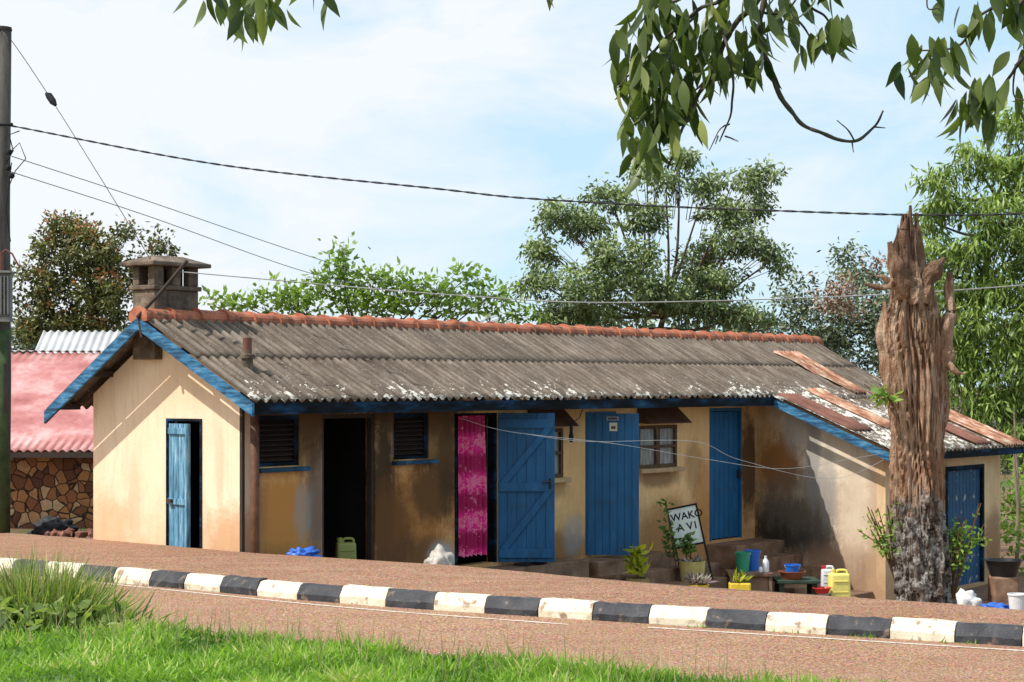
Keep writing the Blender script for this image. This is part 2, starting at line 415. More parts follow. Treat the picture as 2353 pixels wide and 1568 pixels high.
m_wf=plaster('plaster_wing_front',(.80,.58,.35),(.66,.43,.23),[((13.2,-2.3,0),(.8,.5,1.2),BR,.7),((15.5,-2.3,-.3),(.4,.5,.6),BR,.6)],(-.9,.3,(.3,.17,.09),.7))
m_in=simple('shade_black_interior',[(.3,(.008,.007,.006)),(.7,(.025,.019,.016))],scale=3)  # near-black base colour paints in the darkness seen through the openings
blue_w=simple('blue_paint_weathered',[(.30,(.012,.02,.03)),(.44,(.018,.08,.16)),(.58,(.045,.20,.38)),(.72,(.22,.33,.40))],scale=4,stretch=(1,1,6),bscale=30,bs=.4,rough=.7)
blue_d=simple('blue_door_paint',[(.3,(.010,.085,.20)),(.6,(.016,.13,.30)),(.85,(.05,.17,.31))],scale=2.2,stretch=(4,4,1),bscale=20,bs=.2,rough=.45,mottle=(3.5,.58,.8,(.03,.085,.14)))
blue_l=simple('blue_door_faded',[(.36,(.05,.12,.17)),(.5,(.10,.27,.42)),(.62,(.26,.46,.58)),(.72,(.50,.50,.42))],scale=5,stretch=(5,5,.6),bscale=25,bs=.5,rough=.75)
blue_f=simple('blue_fascia_dark',[(.40,(.004,.005,.006)),(.52,(.007,.014,.025)),(.62,(.010,.045,.10)),(.74,(.03,.09,.16))],scale=2,stretch=(.8,1,3),bscale=30,bs=.4,rough=.85,spec=.15)

def gwall(axis_,fixed0,fixed1,A,Z,opens,top,name,mat):
    br=sorted(set(A+[o[0] for o in opens]+[o[1] for o in opens])); zs=sorted(set(Z+[o[2] for o in opens]+[o[3] for o in opens]))
    nb=len(br);nz=len(zs)
    def solid(i,j):
        if i<0 or j<0 or i>=nb-1 or j>=nz: return False
        ca=(br[i]+br[i+1])/2
        cz=(zs[j]+zs[j+1])/2 if j<nz-1 else zs[j]+.001
        for o in opens:
            if o[0]<ca<o[1] and o[2]<cz<o[3]: return False
        return True
    def P(a,f,z): return (a,f,z) if axis_=='u' else (f,a,z)
    def zz(i,j): return zs[j] if j<nz else top(br[i])
    m=M()
    for i in range(nb-1):
        for j in range(nz):
            if not solid(i,j): continue
            q=[(br[i],zz(i,j)),(br[i+1],zz(i+1,j)),(br[i+1],zz(i+1,j+1)),(br[i],zz(i,j+1))]
            for f in (fixed0,fixed1): m.add([P(a,f,z) for a,z in q],[(0,1,2,3)])
            for (di,dj,e) in ((-1,0,(0,3)),(1,0,(1,2)),(0,-1,(0,1)),(0,1,(3,2))):
                if not solid(i+di,j+dj):
                    a,b=q[e[0]],q[e[1]]
                    m.add([P(a[0],fixed0,a[1]),P(b[0],fixed0,b[1]),P(b[0],fixed1,b[1]),P(a[0],fixed1,a[1])],[(0,1,2,3)])
    return m.obj(name,mat,H)
OPN=[(.256,.942,1.46,2.05),(1.33,2.28,-1,2.05),(2.62,3.3,1.47,2.05),(3.82,4.69,.05,2.03),(5.4,6.2,1.12,1.80),(6.74,7.5,0,2.02),(8.07,9.13,1.17,1.80),(10.07,11.03,-.02,2.04)]
gwall('u',0,.16,[0,11.46],[-1.2],OPN,lambda a:2.46,'front_wall',m_front)
gwall('v',-.004,.16,[-.004,RV,2.54],[-1.2],[(.64,1.235,-.5,2.01)],lambda v:zr(v)-.09,'gable_wall',m_gable)
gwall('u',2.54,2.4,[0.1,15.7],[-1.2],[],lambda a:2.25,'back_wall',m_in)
gwall('v',11.46,11.6,[-2.3,0.16],[-1.2],[],lambda v:zr(v)-.09,'wing_side_wall',m_wing)
gwall('u',-2.303,-2.15,[11.457,15.8],[-1.2],[(13.6,15.1,-.91,1.07)],lambda a:1.42,'wing_front_wall',m_wf)
gwall('v',15.8,15.66,[-2.3,RV,2.4],[-1.2],[],lambda v:zr(v)-.09,'end_wall',m_wf)
m=M()
for u in (1.13,2.42,3.62,5.1,6.5,7.8,9.7,12.9): m.box(u,u+.08,.165,2.39,-1.1,2.6)  # unseen inner walls, added to block light coming through the gable door
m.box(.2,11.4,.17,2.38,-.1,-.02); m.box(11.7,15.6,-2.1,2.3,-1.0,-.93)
m.obj('light_block_partitions',m_in,H)
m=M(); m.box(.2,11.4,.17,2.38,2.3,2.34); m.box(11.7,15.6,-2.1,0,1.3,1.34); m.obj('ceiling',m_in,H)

def roofmat():
    m,nt,b=base('asbestos_roof'); p=coords(nt)
    s=nd(nt,'ShaderNodeSeparateXYZ',Vector=p)
    n1=noi(nt,p,2.2,8,.75); n2=noi(nt,coords(nt,(7,.6,1)),1.6,7,.7); n3=noi(nt,p,30,5,.7); n4=noi(nt,coords(nt,(1.6,.8,1)),9,7,.75); n5=noi(nt,p,.8,3,.5)
    col=ramp(nt,n1,[(.3,(.125,.098,.074)),(.5,(.205,.168,.132)),(.7,(.295,.25,.205))])
    col=mix(nt,ramp(nt,n2,[(.42,0),(.60,.8)]),col,(.08,.06,.047))
    col=mix(nt,ramp(nt,n5,[(.5,0),(.68,.45)]),col,(.09,.075,.062))
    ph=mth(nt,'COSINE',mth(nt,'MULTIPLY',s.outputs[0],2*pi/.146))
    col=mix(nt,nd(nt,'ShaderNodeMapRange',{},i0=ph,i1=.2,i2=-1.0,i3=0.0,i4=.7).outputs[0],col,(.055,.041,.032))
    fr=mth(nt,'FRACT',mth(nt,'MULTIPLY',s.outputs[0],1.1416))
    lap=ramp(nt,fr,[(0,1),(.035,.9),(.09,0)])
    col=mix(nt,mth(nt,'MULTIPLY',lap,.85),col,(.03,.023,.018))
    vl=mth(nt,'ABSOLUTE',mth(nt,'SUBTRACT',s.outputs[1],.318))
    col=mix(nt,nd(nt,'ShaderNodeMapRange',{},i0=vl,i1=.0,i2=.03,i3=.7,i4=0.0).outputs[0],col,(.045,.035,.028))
    col=mix(nt,ramp(nt,n3,[(.58,0),(.68,.45)]),col,(.44,.39,.33))
    sy=nd(nt,'ShaderNodeMapRange',{},i0=s.outputs[1],i1=-.65,i2=.35,i3=.16,i4=-.06)
    f=mth(nt,'ADD',mth(nt,'MULTIPLY_ADD',n5,.35,-.17),mth(nt,'ADD',n4,sy.outputs[0]))
    col=mix(nt,ramp(nt,f,[(.69,0),(.715,.9)]),col,(.68,.65,.58))
    setb(nt,b,col,.95,n3,.5,.01,spec=.1); return m
m_roof=roofmat()
def corr(u0,u1,v0,v1,name,mat,dz=0,amp=.024,pitch=.146,u1b=None,u0b=None,par=None,zf=None,nv=6,th=.004):
    u1b=u1 if u1b is None else u1b; u0b=u0 if u0b is None else u0b; zf=zf or zr
    n=int((u1-u0)/pitch*8)+1; V=[];F=[]
    for j in range(nv+1):
        t=j/nv; v=v0+(v1-v0)*t; a=u0+(u0b-u0)*t; b=u1+(u1b-u1)*t
        for i in range(n+1):
            u=a+(b-a)*i/n
            V.append((u,v,zf(v)+dz+amp*math.cos(2*pi*u/pitch)+.008*noise.noise(Vector((u*.7,v,1)))+.007*noise.noise(Vector((math.floor(u*1.1416)*3.3,0,5)))))
    for j in range(nv):
        for i in range(n): q=j*(n+1)+i; F.append((q,q+1,q+n+2,q+n+1))
    o=M().add(V,F).obj(name,mat,par or H,smooth=True)
    sd_=o.modifiers.new('s','SOLIDIFY'); sd_.thickness=th; sd_.offset=-1
    return o
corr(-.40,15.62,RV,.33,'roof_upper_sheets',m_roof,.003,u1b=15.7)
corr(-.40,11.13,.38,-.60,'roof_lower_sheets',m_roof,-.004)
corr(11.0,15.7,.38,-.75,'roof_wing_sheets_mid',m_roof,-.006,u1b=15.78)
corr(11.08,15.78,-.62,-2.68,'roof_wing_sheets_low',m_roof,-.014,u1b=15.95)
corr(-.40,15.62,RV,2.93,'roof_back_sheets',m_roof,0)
rust=simple('rusty_sheet',[(.34,(.16,.055,.03)),(.46,(.32,.14,.08)),(.56,(.48,.29,.19)),(.68,(.66,.56,.46))],scale=5,stretch=(1.5,.6,1),rough=.65,bscale=30)
rustd=simple('red_rust_sheet',[(.3,(.11,.04,.028)),(.6,(.21,.09,.065)),(.8,(.34,.19,.14))],scale=4,stretch=(1.5,.8,1),rough=.65,bscale=30)
corr(11.14,11.75,-.60,-1.95,'red_patch_sheet',rustd,.026,amp=.018,pitch=.10)
corr(13.35,14.2,.75,-.60,'rust_patch_a',rust,.034,amp=.018,pitch=.10,u0b=13.75)
corr(12.35,12.8,-.45,-1.9,'rust_patch_b',rust,.028,amp=.018,pitch=.10)
corr(14.3,15.0,-.55,-1.7,'rust_patch_c',rust,.028,amp=.018,pitch=.10,u0b=14.6)
corr(15.0,15.95,-1.0,-2.72,'rust_patch_d',rust,.026,amp=.018,pitch=.10)
corr(14.1,14.75,-1.75,-2.6,'rust_patch_e',rustd,.022,amp=.018,pitch=.10)
tile=simple('terracotta_ridge',[(.3,(.12,.05,.035)),(.5,(.42,.14,.075)),(.72,(.55,.22,.13))],scale=5,bscale=30,bs=.5,mottle=(6,.6,.7,(.10,.07,.05)))
m=M(); u=-.42; 
while u<15.45:
    j=R.uniform(-.010,.010); L=.47; n=10
    v=[];f=[]
    for (uu,r) in ((u,.128),(u+.03,.128),(u+.05,.112),(u+L,.100)):
        for k in range(n+1):
            a=pi*(-.12+1.24*k/n); v.append((uu,RV+j+r*1.25*math.cos(a),3.185+R.uniform(-.002,.002)+j+r*math.sin(a)))
    for q in range(3):
        for k in range(n): a=q*(n+1)+k; f.append((a,a+1,a+n+2,a+n+1))
    f.append(tuple(range(n+1)))
    m.add(v,f); u+=.44
m.obj('ridge_tiles',tile,H)
def sboard(m,u0,u1,v0,v1,ho,h):
    a,b=zr(v0)-ho,zr(v1)-ho
    m.hexa([(u0,v0,a-h),(u1,v0,a-h),(u1,v1,b-h),(u0,v1,b-h),(u0,v0,a),(u1,v0,a),(u1,v1,b),(u0,v1,b)])
m=M()
sboard(m,-.43,-.395,RV-.001,-.60,.035,.14); sboard(m,-.43,-.395,RV+.001,2.94,.035,.15)
m.obj('rake_boards',blue_w,H)
m=M(); m.box(-.39,11.05,-.59,-.56,2.075,2.205); m.obj('front_fascia',blue_f,H)
m=M(); sboard(m,11.04,11.075,-.56,-2.68,.05,.13); m.obj('wing_rake_board',blue_w,H)
m=M(); m.box(11.08,15.95,-2.67,-2.64,zr(-2.67)-.15,zr(-2.67)-.035); m.obj('wing_fascia',blue_f,H)
m=M()
dk=simple('dark_timber',spread((.05,.035,.028)),scale=6)
for k in range(20):
    u=.3+k*.57; 
    m.hexa([(u,-.55,zr(-.55)-.12),(u+.05,-.55,zr(-.55)-.12),(u+.05,.0,zr(0)-.12),(u,.0,zr(0)-.12),(u,-.55,zr(-.55)-.03),(u+.05,-.55,zr(-.55)-.03),(u+.05,.0,zr(0)-.03),(u,.0,zr(0)-.03)])
for v in (2.8,2.2,.6,-.35): m.box(-.39,-.01,v-.03,v+.03,zr(v)-.11,zr(v)-.04)
m.obj('rafters',dk,H)

for (a,b,z0,z1) in (OPN[0],OPN[2]):
    m=M()
    m.box(a,a+.05,.02,.09,z0,z1); m.box(b-.07,b,.02,.09,z0,z1); m.box(a+.05,b-.07,.02,.09,z1-.05,z1); m.box(a+.05,b-.07,.02,.09,z0,z0+.04)
    m.obj('window_frame',blue_f,H)
    m=M(); nL=8
    for k in range(nL):
        z=z0+.06+k*(z1-z0-.12)/nL
        m.hexa([(a+.05,.03,z),(b-.07,.03,z),(b-.07,.08,z+.035),(a+.05,.08,z+.035),(a+.05,.03,z+.012),(b-.07,.03,z+.012),(b-.07,.08,z+.047),(a+.05,.08,z+.047)])
    m.obj('louvres',simple('louvre_wood',spread((.03,.016,.011)),scale=8),H)
    m=M(); m.box(a+.04,b-.05,.10,.12,z0,z1); m.obj('shutter_backing',m_in,H)
    m=M(); m.box(a-.04,b+.10,-.09,.015,z0-.065,z0-.015); m.obj('window_sill',simple('sill_blue',[(.35,(.012,.03,.05)),(.6,(.02,.09,.17)),(.75,(.12,.18,.22))],scale=6),H,bevel=.006)
brn=simple('brown_window_wood',[(.3,(.06,.03,.015)),(.6,(.14,.08,.04)),(.8,(.25,.19,.12))],scale=6,stretch=(3,3,1))
pane=simple('curtained_pane',[(.3,(.12,.12,.115)),(.55,(.28,.28,.27)),(.75,(.42,.41,.38))],scale=3,stretch=(6,1,1),rough=.25,bs=.05,spec=.5)
for (a,b,z0,z1) in (OPN[4],OPN[6]):
    m=M(); c=(a+b)/2
    m.box(a,a+.06,-.01,.06,z0,z1); m.box(b-.06,b,-.01,.06,z0,z1); m.box(a+.06,b-.06,-.01,.06,z0,z0+.05); m.box(a+.06,b-.06,-.01,.06,z1-.05,z1)
    m.box(c-.05,c+.05,-.013,.055,z0+.05,z1-.05)
    for q0,q1 in ((a+.06,c-.05),(c+.05,b-.06)):
        m.box(q0,q1,-.008,.05,(z0+z1)/2-.02,(z0+z1)/2+.02)
    m.obj('window_frame',brn,H,bevel=.004)
    m=M(); m.box(a+.06,b-.06,.03,.04,z0+.03,z1-.03); m.obj('window_pane',pane,H)
    m=M(); m.box(a-.05,b+.08,-.10,.0,z0-.07,z0-.005); m.obj('window_sill',simple('sill_plaster',spread((.5,.33,.18)),scale=5),H,bevel=.01)
    m=M(); m.hexa([(a-.05,-.24,z1+.03),(b+.05,-.24,z1+.03),(b+.02,-.005,z1+.25),(a-.02,-.005,z1+.25),(a-.05,-.24,z1+.04),(b+.05,-.24,z1+.04),(b+.02,-.005,z1+.265),(a-.02,-.005,z1+.265)])
    m.add([(a-.05,-.24,z1+.03),(a-.02,-.006,z1+.04),(a-.02,-.006,z1+.25),(b+.05,-.24,z1+.03),(b+.02,-.006,z1+.04),(b+.02,-.006,z1+.25)],[(0,1,2),(3,5,4)])
    m.obj('window_awning',simple('brown_awning',[(.3,(.055,.025,.016)),(.7,(.14,.06,.035))],scale=4,rough=.6),H)

def leaf(w_,h,name,mat,loc,ang,brace=None,np_=6):
    m=M(); pw=w_/np_
    for k in range(np_): m.box(k*pw+.005,(k+1)*pw-.005,.0,.022,0,h)
    m.box(.004,w_-.004,.012,.016,.005,h-.005)
    if brace:
        for z in (.06,h*.5-.05,h-.2): m.box(.02,w_-.02,-.045,-.001,z,z+.12)
        m.box(.006,.018,-.024,-.001,0.01,h-.01)
        for (za,zb) in ((.18,h*.5-.05),(h*.5+.07,h-.2)):
            q=.11
            m.hexa([(.03,-.042,za),(.03+q,-.042,za),(.03+q,-.001,za),(.03,-.001,za),(w_-.03-q,-.042,zb),(w_-.03,-.042,zb),(w_-.03,-.001,zb),(w_-.03-q,-.001,zb)])
    return m.obj(name,mat,H,loc=loc,rot=(0,0,ang),bevel=.003)
def frame(a,b,z0,z1,mat,y0=-.012,y1=.10,t=.05):
    m=M(); m.box(a,a+t,y0,y1,z0,z1-t); m.box(b-t,b,y0,y1,z0,z1-t); m.box(a,b,y0,y1,z1-t,z1); return m.obj('door_frame',mat,H)
wa=math.atan2(U[1],U[0])
leaf(.76,1.98,'open_door_leaf',blue_d,(4.70,-.02,.05),-wa-.02,True)
leaf(.73,2.0,'open_door_leaf',blue_d,(6.75,-.03,.0),-wa-.05,None,7)
leaf(.86,1.98,'closed_door_leaf',blue_d,(10.12,.03,.0),0,None,6)
frame(3.82,4.69,.05,2.03,blue_f); frame(6.745,7.5,0,2.02,blue_d); frame(10.07,11.03,-.02,2.04,blue_d)
frame(1.33,2.28,-1,2.05,dk,y0=.02)
fw=M(); fw.box(13.6,13.67,-2.32,-2.2,-.91,1.0); fw.box(15.03,15.1,-2.32,-2.2,-.91,1.0); fw.box(13.6,15.1,-2.32,-2.2,1.0,1.07)
fw.obj('door_frame',blue_f,H)
blue_dd=simple('blue_door_dirty',[(.3,(.008,.04,.09)),(.6,(.012,.08,.18)),(.85,(.08,.13,.17))],scale=2.2,stretch=(4,4,1),bscale=20,bs=.2,rough=.6,mottle=(6,.6,.68,(.3,.32,.33)))
leaf(.67,1.9,'wing_door_leaf',blue_dd,(13.68,-2.27,-.91),0,None,5); leaf(.67,1.9,'wing_door_leaf',blue_dd,(14.355,-2.27,-.91),0,None,5)
m=M(); u,v,z=10.95,0,1.0
m.box(u-.02,u+.02,v-.03,v+.02,z-.08,z+.06); m.tube([(u,v-.02,z),(u,v-.06,z),(u-.1,v-.06,z)],.01)
hinge=Vector((4.70,-.02)); dr=Vector((math.cos(-wa-.02),math.sin(-wa-.02))); nr=Vector((-dr.y,dr.x))
p=hinge+dr*.70-nr*.07; m.tube([(p.x+nr.x*.06,p.y+nr.y*.06,1.12),(p.x,p.y,1.12),(p.x-dr.x*.11,p.y-dr.y*.11,1.115)],.011)
p2=hinge+dr*.70-nr*.05; m.box(p2.x-.015,p2.x+.015,p2.y-.015,p2.y+.015,1.03,1.16)
m.obj('door_handles',simple('dark_metal',spread((.06,.06,.065)),rough=.4,metal=.6),H)
pe=empty('door_notices'); pe.parent=H; pe.location=(6.75,-.03,0); pe.rotation_euler=(0,0,-wa-.05)
M().box(.27,.44,-.008,-.001,1.90,1.955).obj('number_plate',simple('plate_enamel',spread((.35,.37,.38),.1)),pe)
M().box(.31,.42,-.006,-.001,1.75,1.87).obj('poster',simple('poster_paper',[(.4,(.75,.74,.7)),(.6,(.7,.6,.3))],scale=9),pe)
M().box(.335,.395,-.009,-.0065,1.78,1.82).obj('poster_print',simple('poster_ink',spread((.12,.1,.12))),pe)
M().box(.29,.42,-.011,-.0085,1.915,1.94).obj('plate_print',simple('plate_ink',spread((.05,.06,.08))),pe)
m=M(); m.box(-.02,.1,.64,.665,-.4,2.01); m.box(-.02,.1,1.21,1.235,-.4,2.01); m.box(-.02,.1,.665,1.21,1.98,2.01); m.obj('gable_door_frame',blue_f,H)
m=M(); w_=.46
for k in range(4): m.box(-.02,.005,-(k+1)*w_/4+.004,-k*w_/4-.004,.0,1.62)
for z in (.05,.68,1.5): m.box(-.045,-.021,-w_+.04,-.02,z,z+.07)
m.box(-.012,-.002,-w_+.004,-.004,0.01,1.6); m.box(-.05,-.021,-w_,-w_+.035,0,1.62)
m.obj('gable_door_leaf',blue_l,H,loc=(.02,1.205,.33),rot=(0,0,-.22),bevel=.002)
M().box(-.075,-.05,-.14,-.03,.70,.74).obj('padlock_hasp',dk,H,loc=(.02,1.205,.33),rot=(0,0,-.22))
m=M(); m.tube([(.1,-.11,-.8),(.1,-.11,1.0),(.1,-.11,2.28)],.052,16); m.obj('corner_post_pipe',simple('rust_brown_pipe',[(.3,(.07,.03,.02)),(.7,(.21,.10,.055))],scale=5,rough=.6),H,smooth=True)
m=M(); m.box(-.012,.03,-.02,.02,-.4,2.28); m.obj('corner_trim',dk,H)
# curtain
V=[];F=[];nu=60;nz=30
for j in range(nz+1):
    for i in range(nu+1):
        s=i/nu; z=.18+1.82*j/nz; k=1-.25*j/nz
        V.append((3.85+.55*s+.02*math.sin(z*2),-.045+.028*k*math.sin(s*2*pi*6+.6*math.sin(z*2))+.012*math.sin(s*31+z),z+.012*math.sin(s*38)*(j==0)))
for j in range(nz):
    for i in range(nu): q=j*(nu+1)+i; F.append((q,q+1,q+nu+2,q+nu+1))
mt,nt,b=base('pink_curtain'); p=coords(nt,(1,1,1))
n_=noi(nt,p,10,5,.7); nf=noi(nt,p,34,3,.6); sz=nd(nt,'ShaderNodeSeparateXYZ',Vector=p)
wv=mth(nt,'SINE',mth(nt,'MULTIPLY',sz.outputs[2],12.5))
col=ramp(nt,mth(nt,'MULTIPLY_ADD',wv,.5,.5),[(.2,(.38,.003,.085)),(.8,(.78,.016,.25))])
fl=mth(nt,'MULTIPLY_ADD',wv,.07,mth(nt,'MULTIPLY_ADD',nf,.4,mth(nt,'MULTIPLY',n_,.7)))
col=mix(nt,ramp(nt,fl,[(.58,0),(.61,.75),(.66,.75),(.68,.2)]),col,(.85,.30,.42))
setb(nt,b,col,.6)
M().add(V,F).obj('doorway_curtain',mt,H,smooth=True)
conc=simple('earth_stained_concrete',[(.3,(.10,.055,.035)),(.55,(.25,.15,.095)),(.75,(.38,.25,.17))],scale=3,bscale=20,bs=.5)
m=M()
m.box(3.75,6.2,-.45,-.004,-1.1,.0)
m.box(6.35,8.3,-.5,-.004,-1.1,-.045); m.box(6.35,8.5,-.82,-.5,-1.1,-.22); m.box(6.35,8.7,-1.15,-.82,-1.1,-.40); m.box(8.302,9.97,-.25,-.004,-1.1,-.33)
m.box(9.98,11.455,-.55,-.004,-1.1,-.06); m.box(9.98,11.455,-.88,-.55,-1.1,-.26); m.box(9.98,11.455,-1.2,-.88,-1.1,-.46); m.box(9.98,11.45,-1.55,-1.2,-1.1,-.64); m.box(10.2,11.45,-2.1,-1.55,-1.1,-.78)
m.obj('concrete_steps',conc,H,bevel=.015)
def text(s,name,size,mat,parent,loc,rot,ext=.002,off=0):
    cu=bpy.data.curves.new(name,'FONT'); cu.body=s; cu.size=size; cu.extrude=ext; cu.offset=off
    o=bpy.data.objects.new(name,cu); COL.objects.link(o); o.parent=parent; o.location=loc; o.rotation_euler=rot; cu.materials.append(mat); return o
ink=simple('charcoal_ink',spread((.10,.055,.03)))
text('12224/1',"wall_writing",.085,ink,H,(.99,-.003,1.62),(pi/2,-.25,0),.001,-.002)
text('KCC',"wall_writing",.07,ink,H,(1.0,-.003,1.73),(pi/2,-.2,0),.001,-.002)

chm=simple('chimney_render',[(.3,(.05,.035,.027)),(.55,(.15,.11,.08)),(.75,(.30,.24,.18))],scale=5,bscale=18,bs=.7,bd=.02)
CH=M(); cu_,cv=.22,1.5; a=.35; b_=.19
CH.box(cu_-a,cu_+a,cv-b_,cv+b_,2.7,3.52)
CH.box(cu_-a-.03,cu_+a+.03,cv-b_-.03,cv+b_+.03,3.52,3.575)
for (x0,x1) in ((-a,-a+.15),(-.07,.07),(a-.15,a)):
    for (y0,y1) in ((-b_,-b_+.11),(b_-.11,b_)): CH.box(cu_+x0,cu_+x1,cv+y0,cv+y1,3.575,3.80)
CH.box(cu_-a-.11,cu_+a+.11,cv-b_-.11,cv+b_+.11,3.80,3.85)
p=[(cu_-a-.09,cv-b_-.09,3.85),(cu_+a+.09,cv-b_-.09,3.85),(cu_+a+.09,cv+b_+.09,3.85),(cu_-a-.09,cv+b_+.09,3.85),(cu_-.2,cv-.08,3.93),(cu_+.2,cv-.08,3.93),(cu_+.2,cv+.08,3.93),(cu_-.2,cv+.08,3.93)]
CH.hexa(p); CH.obj('chimney',chm,H,bevel=.012)
m=M(); m.box(cu_-.2,cu_+.2,cv-.07,cv+.07,3.58,3.78); m.obj('chimney_flue',m_in,H)
m=M(); m.tube([(-.45,1.25,3.18),(-.25,1.1,3.45),(.05,.95,3.85)],.022,8); m.tube([(-.42,1.25,3.2),(-.42,1.2,2.95)],.02,8); m.obj('service_mast',dk,H)
m=M(); z0=2.52; m.lathe([(.065,0),(.065,.18),(.085,.185),(.085,.23),(.06,.235),(.052,.24),(.052,.27)],16,(.19,.1,z0)); m.obj('vent_pipe_base',chm,H)
m=M(); m.lathe([(.05,.24),(.052,.42),(.044,.42),(.044,.3)],16,(.19,.1,z0)); m.obj('vent_pipe_top',rustd,H)
clo=simple('black_cloth',spread((.012,.012,.014)))
m=M(); m.tube([(6.35,-.25,2.1),(6.2,-.28,1.95),(5.95,-.3,1.85)],.006,6); m.obj('hook_cord',clo,H)
m=M(); m.lathe([(.01,0),(.035,-.03),(.03,-.09),(.05,-.16),(.035,-.22),(.008,-.24)],10,(5.98,-.3,1.85),1,.5); m.obj('hanging_cloth',clo,H,smooth=True)

# ---------------------------------------------------------------- left neighbour house
NB=empty('stone_house')
mt,nt,b=base('crazy_stone'); p=coords(nt,(1,1,1))
pw=mix(nt,.10,p,nd(nt,'ShaderNodeTexNoise',Vector=p,Scale=3.5).outputs['Color'])
ve=nd(nt,'ShaderNodeTexVoronoi',{'feature':'DISTANCE_TO_EDGE'},Vector=pw,Scale=4.6); vc=nd(nt,'ShaderNodeTexVoronoi',Vector=pw,Scale=4.6)
sv=nd(nt,'ShaderNodeSeparateColor',i0=vc.outputs['Color'])
col=ramp(nt,sv.outputs[0],[(.0,(.10,.035,.02)),(.35,(.30,.11,.045)),(.65,(.46,.21,.08)),(1,(.58,.38,.22))])
col=mix(nt,ramp(nt,noi(nt,p,8,5,.7),[(.4,0),(.7,.5)]),col,(.16,.075,.045))
col=mix(nt,ramp(nt,ve.outputs[0],[(.03,1),(.07,0)]),col,(.03,.018,.012))
setb(nt,b,col,.9,ve.outputs[0],.6,.05)
M().box(-18,-7.5,45,45.3,-1.6,.86).obj('stone_wall',mt,NB)
M().box(-18,-7.5,45.3,51,-1.6,.7).obj('house_body',m_in,NB)
redr=simple('red_sheet_roof',[(.3,(.32,.10,.095)),(.5,(.47,.20,.19)),(.7,(.60,.40,.39))],scale=1.1,stretch=(1,1,2),rough=.5,metal=.1,bscale=10,bs=.1)
def zn(v): return .88+(v-44.3)*.60
corr(-18,-9.0,44.3,48.2,'red_roof',redr,0,amp=.03,pitch=.2,par=NB,zf=zn,u1b=-8.2)
M().box(-18,-9.0,44.26,44.29,.72,.84).obj('eave_board',dk,NB)
greyr=simple('pale_sheet_roof',[(.3,(.40,.40,.40)),(.7,(.62,.62,.62))],scale=1,rough=.5,metal=.1)
corr(-18,-8.1,48.15,48.7,'ridge_flashing',greyr,.06,amp=.02,pitch=.2,par=NB,zf=lambda v:3.2)
corr(-12.6,-8,50,51.5,'rear_roof',greyr,0,amp=.03,pitch=.2,par=NB,zf=lambda v:2.95+(v-50)*.6)
def blob(name,c,r,mat,amp=.25,fr=3,seed=0,par=None,flat=True,det=3):
    bm=bmesh.new(); bmesh.ops.create_icosphere(bm,subdivisions=det,radius=1)
    for v in bm.verts:
        q=v.co.copy(); k=1+amp*noise.noise(q*fr*.6+Vector((seed,0,0)))*1.6+amp*.5*noise.noise(q*fr*1.7+Vector((seed,3,0)))
        v.co=Vector((q.x*k*r[0],q.y*k*r[1],max(q.z,-.35 if flat else -1)*k*r[2]))+Vector(c)
    me=bpy.data.meshes.new(name); bm.to_mesh(me); bm.free(); me.materials.append(mat)
    if det>=4: me.polygons.foreach_set('use_smooth',[True]*len(me.polygons))
    o=bpy.data.objects.new(name,me); COL.objects.link(o)
    if par: o.parent=par
    return o
blob('charcoal_heap',(-5.92,24.75,.50),(.26,.2,.16),simple('charcoal',spread((.02,.02,.022),.6),scale=12,rough=.6,bs=.8,bscale=15,bd=.03),.35,4,3,det=4)
RB=empty('rubble_pile'); st=simple('red_rubble',[(.3,(.10,.04,.03)),(.7,(.30,.13,.09))],scale=4)
for k in range(26): blob('rubble_stone',(-5.45+R.uniform(-.35,.35),24.0+R.uniform(-.2,.3),.53),(R.uniform(.03,.07),)*3,st,.5,3,k,RB,det=1)

# ---------------------------------------------------------------- utility pole & wires
UP=empty('utility_pole'); wood=simple('old_pole_wood',[(.3,(.045,.04,.035)),(.7,(.13,.115,.10))],scale=4,stretch=(3,3,.4),bs=.6)
M().tube([(-6.53,24.3,.3),(-6.5,24.3,2.5),(-6.50,24.3,4.6),(-6.47,24.3,6.9)],[.15,.14,.125,.115],14).obj('pole',wood,UP,smooth=True)
M().lathe([(.125,0),(.12,.04)],14,(-6.47,24.3,6.9)).obj('cap',dk,UP)
M().tube([(-6.53,24.3,.35),(-6.51,24.3,3.1)],[.157,.147],14).obj('green_painted_base',simple('mossy_green',[(.3,(.03,.05,.02)),(.7,(.09,.13,.05))],scale=5),UP,smooth=True)
gm2=simple('grey_steel',[(.3,(.13,.13,.125)),(.7,(.24,.24,.23))],scale=6,rough=.5,metal=.3)
m=M(); m.box(-6.62,-6.29,24.0,24.12,3.25,3.8)
for k in range(8): m.box(-6.62+k*.043,-6.60+k*.043,23.95,24.0,3.28,3.76)
m.box(-6.64,-6.27,23.94,24.14,3.8,3.83); m.box(-6.62,-6.29,23.97,24.12,3.19,3.25); m.obj('transformer_box',gm2,UP,bevel=.006)
m=M(); m.tube([(-6.45,24.1,3.8),(-6.44,24.1,4.08)],[.05,.035],10); m.tube([(-6.44,24.1,4.05),(-6.36,24.05,4.1),(-6.28,24.05,4.05),(-6.2,24.05,3.9)],.012,6); m.obj('bushing',rustd,UP)
m=M(); m.tube([(-6.62,24.2,5.69),(-6.3,24.15,5.69)],.02,6); m.tube([(-6.38,24.15,5.2),(-6.28,24.1,5.35),(-6.33,24.1,5.55),(-6.2,24.1,5.6)],.008,6)
m.tube([(-6.35,24.15,4.9),(-6.25,24.1,5.1),(-6.12,24.1,5.25),(-6.2,24.1,5.45),(-6.35,24.1,5.3)],.007,6)
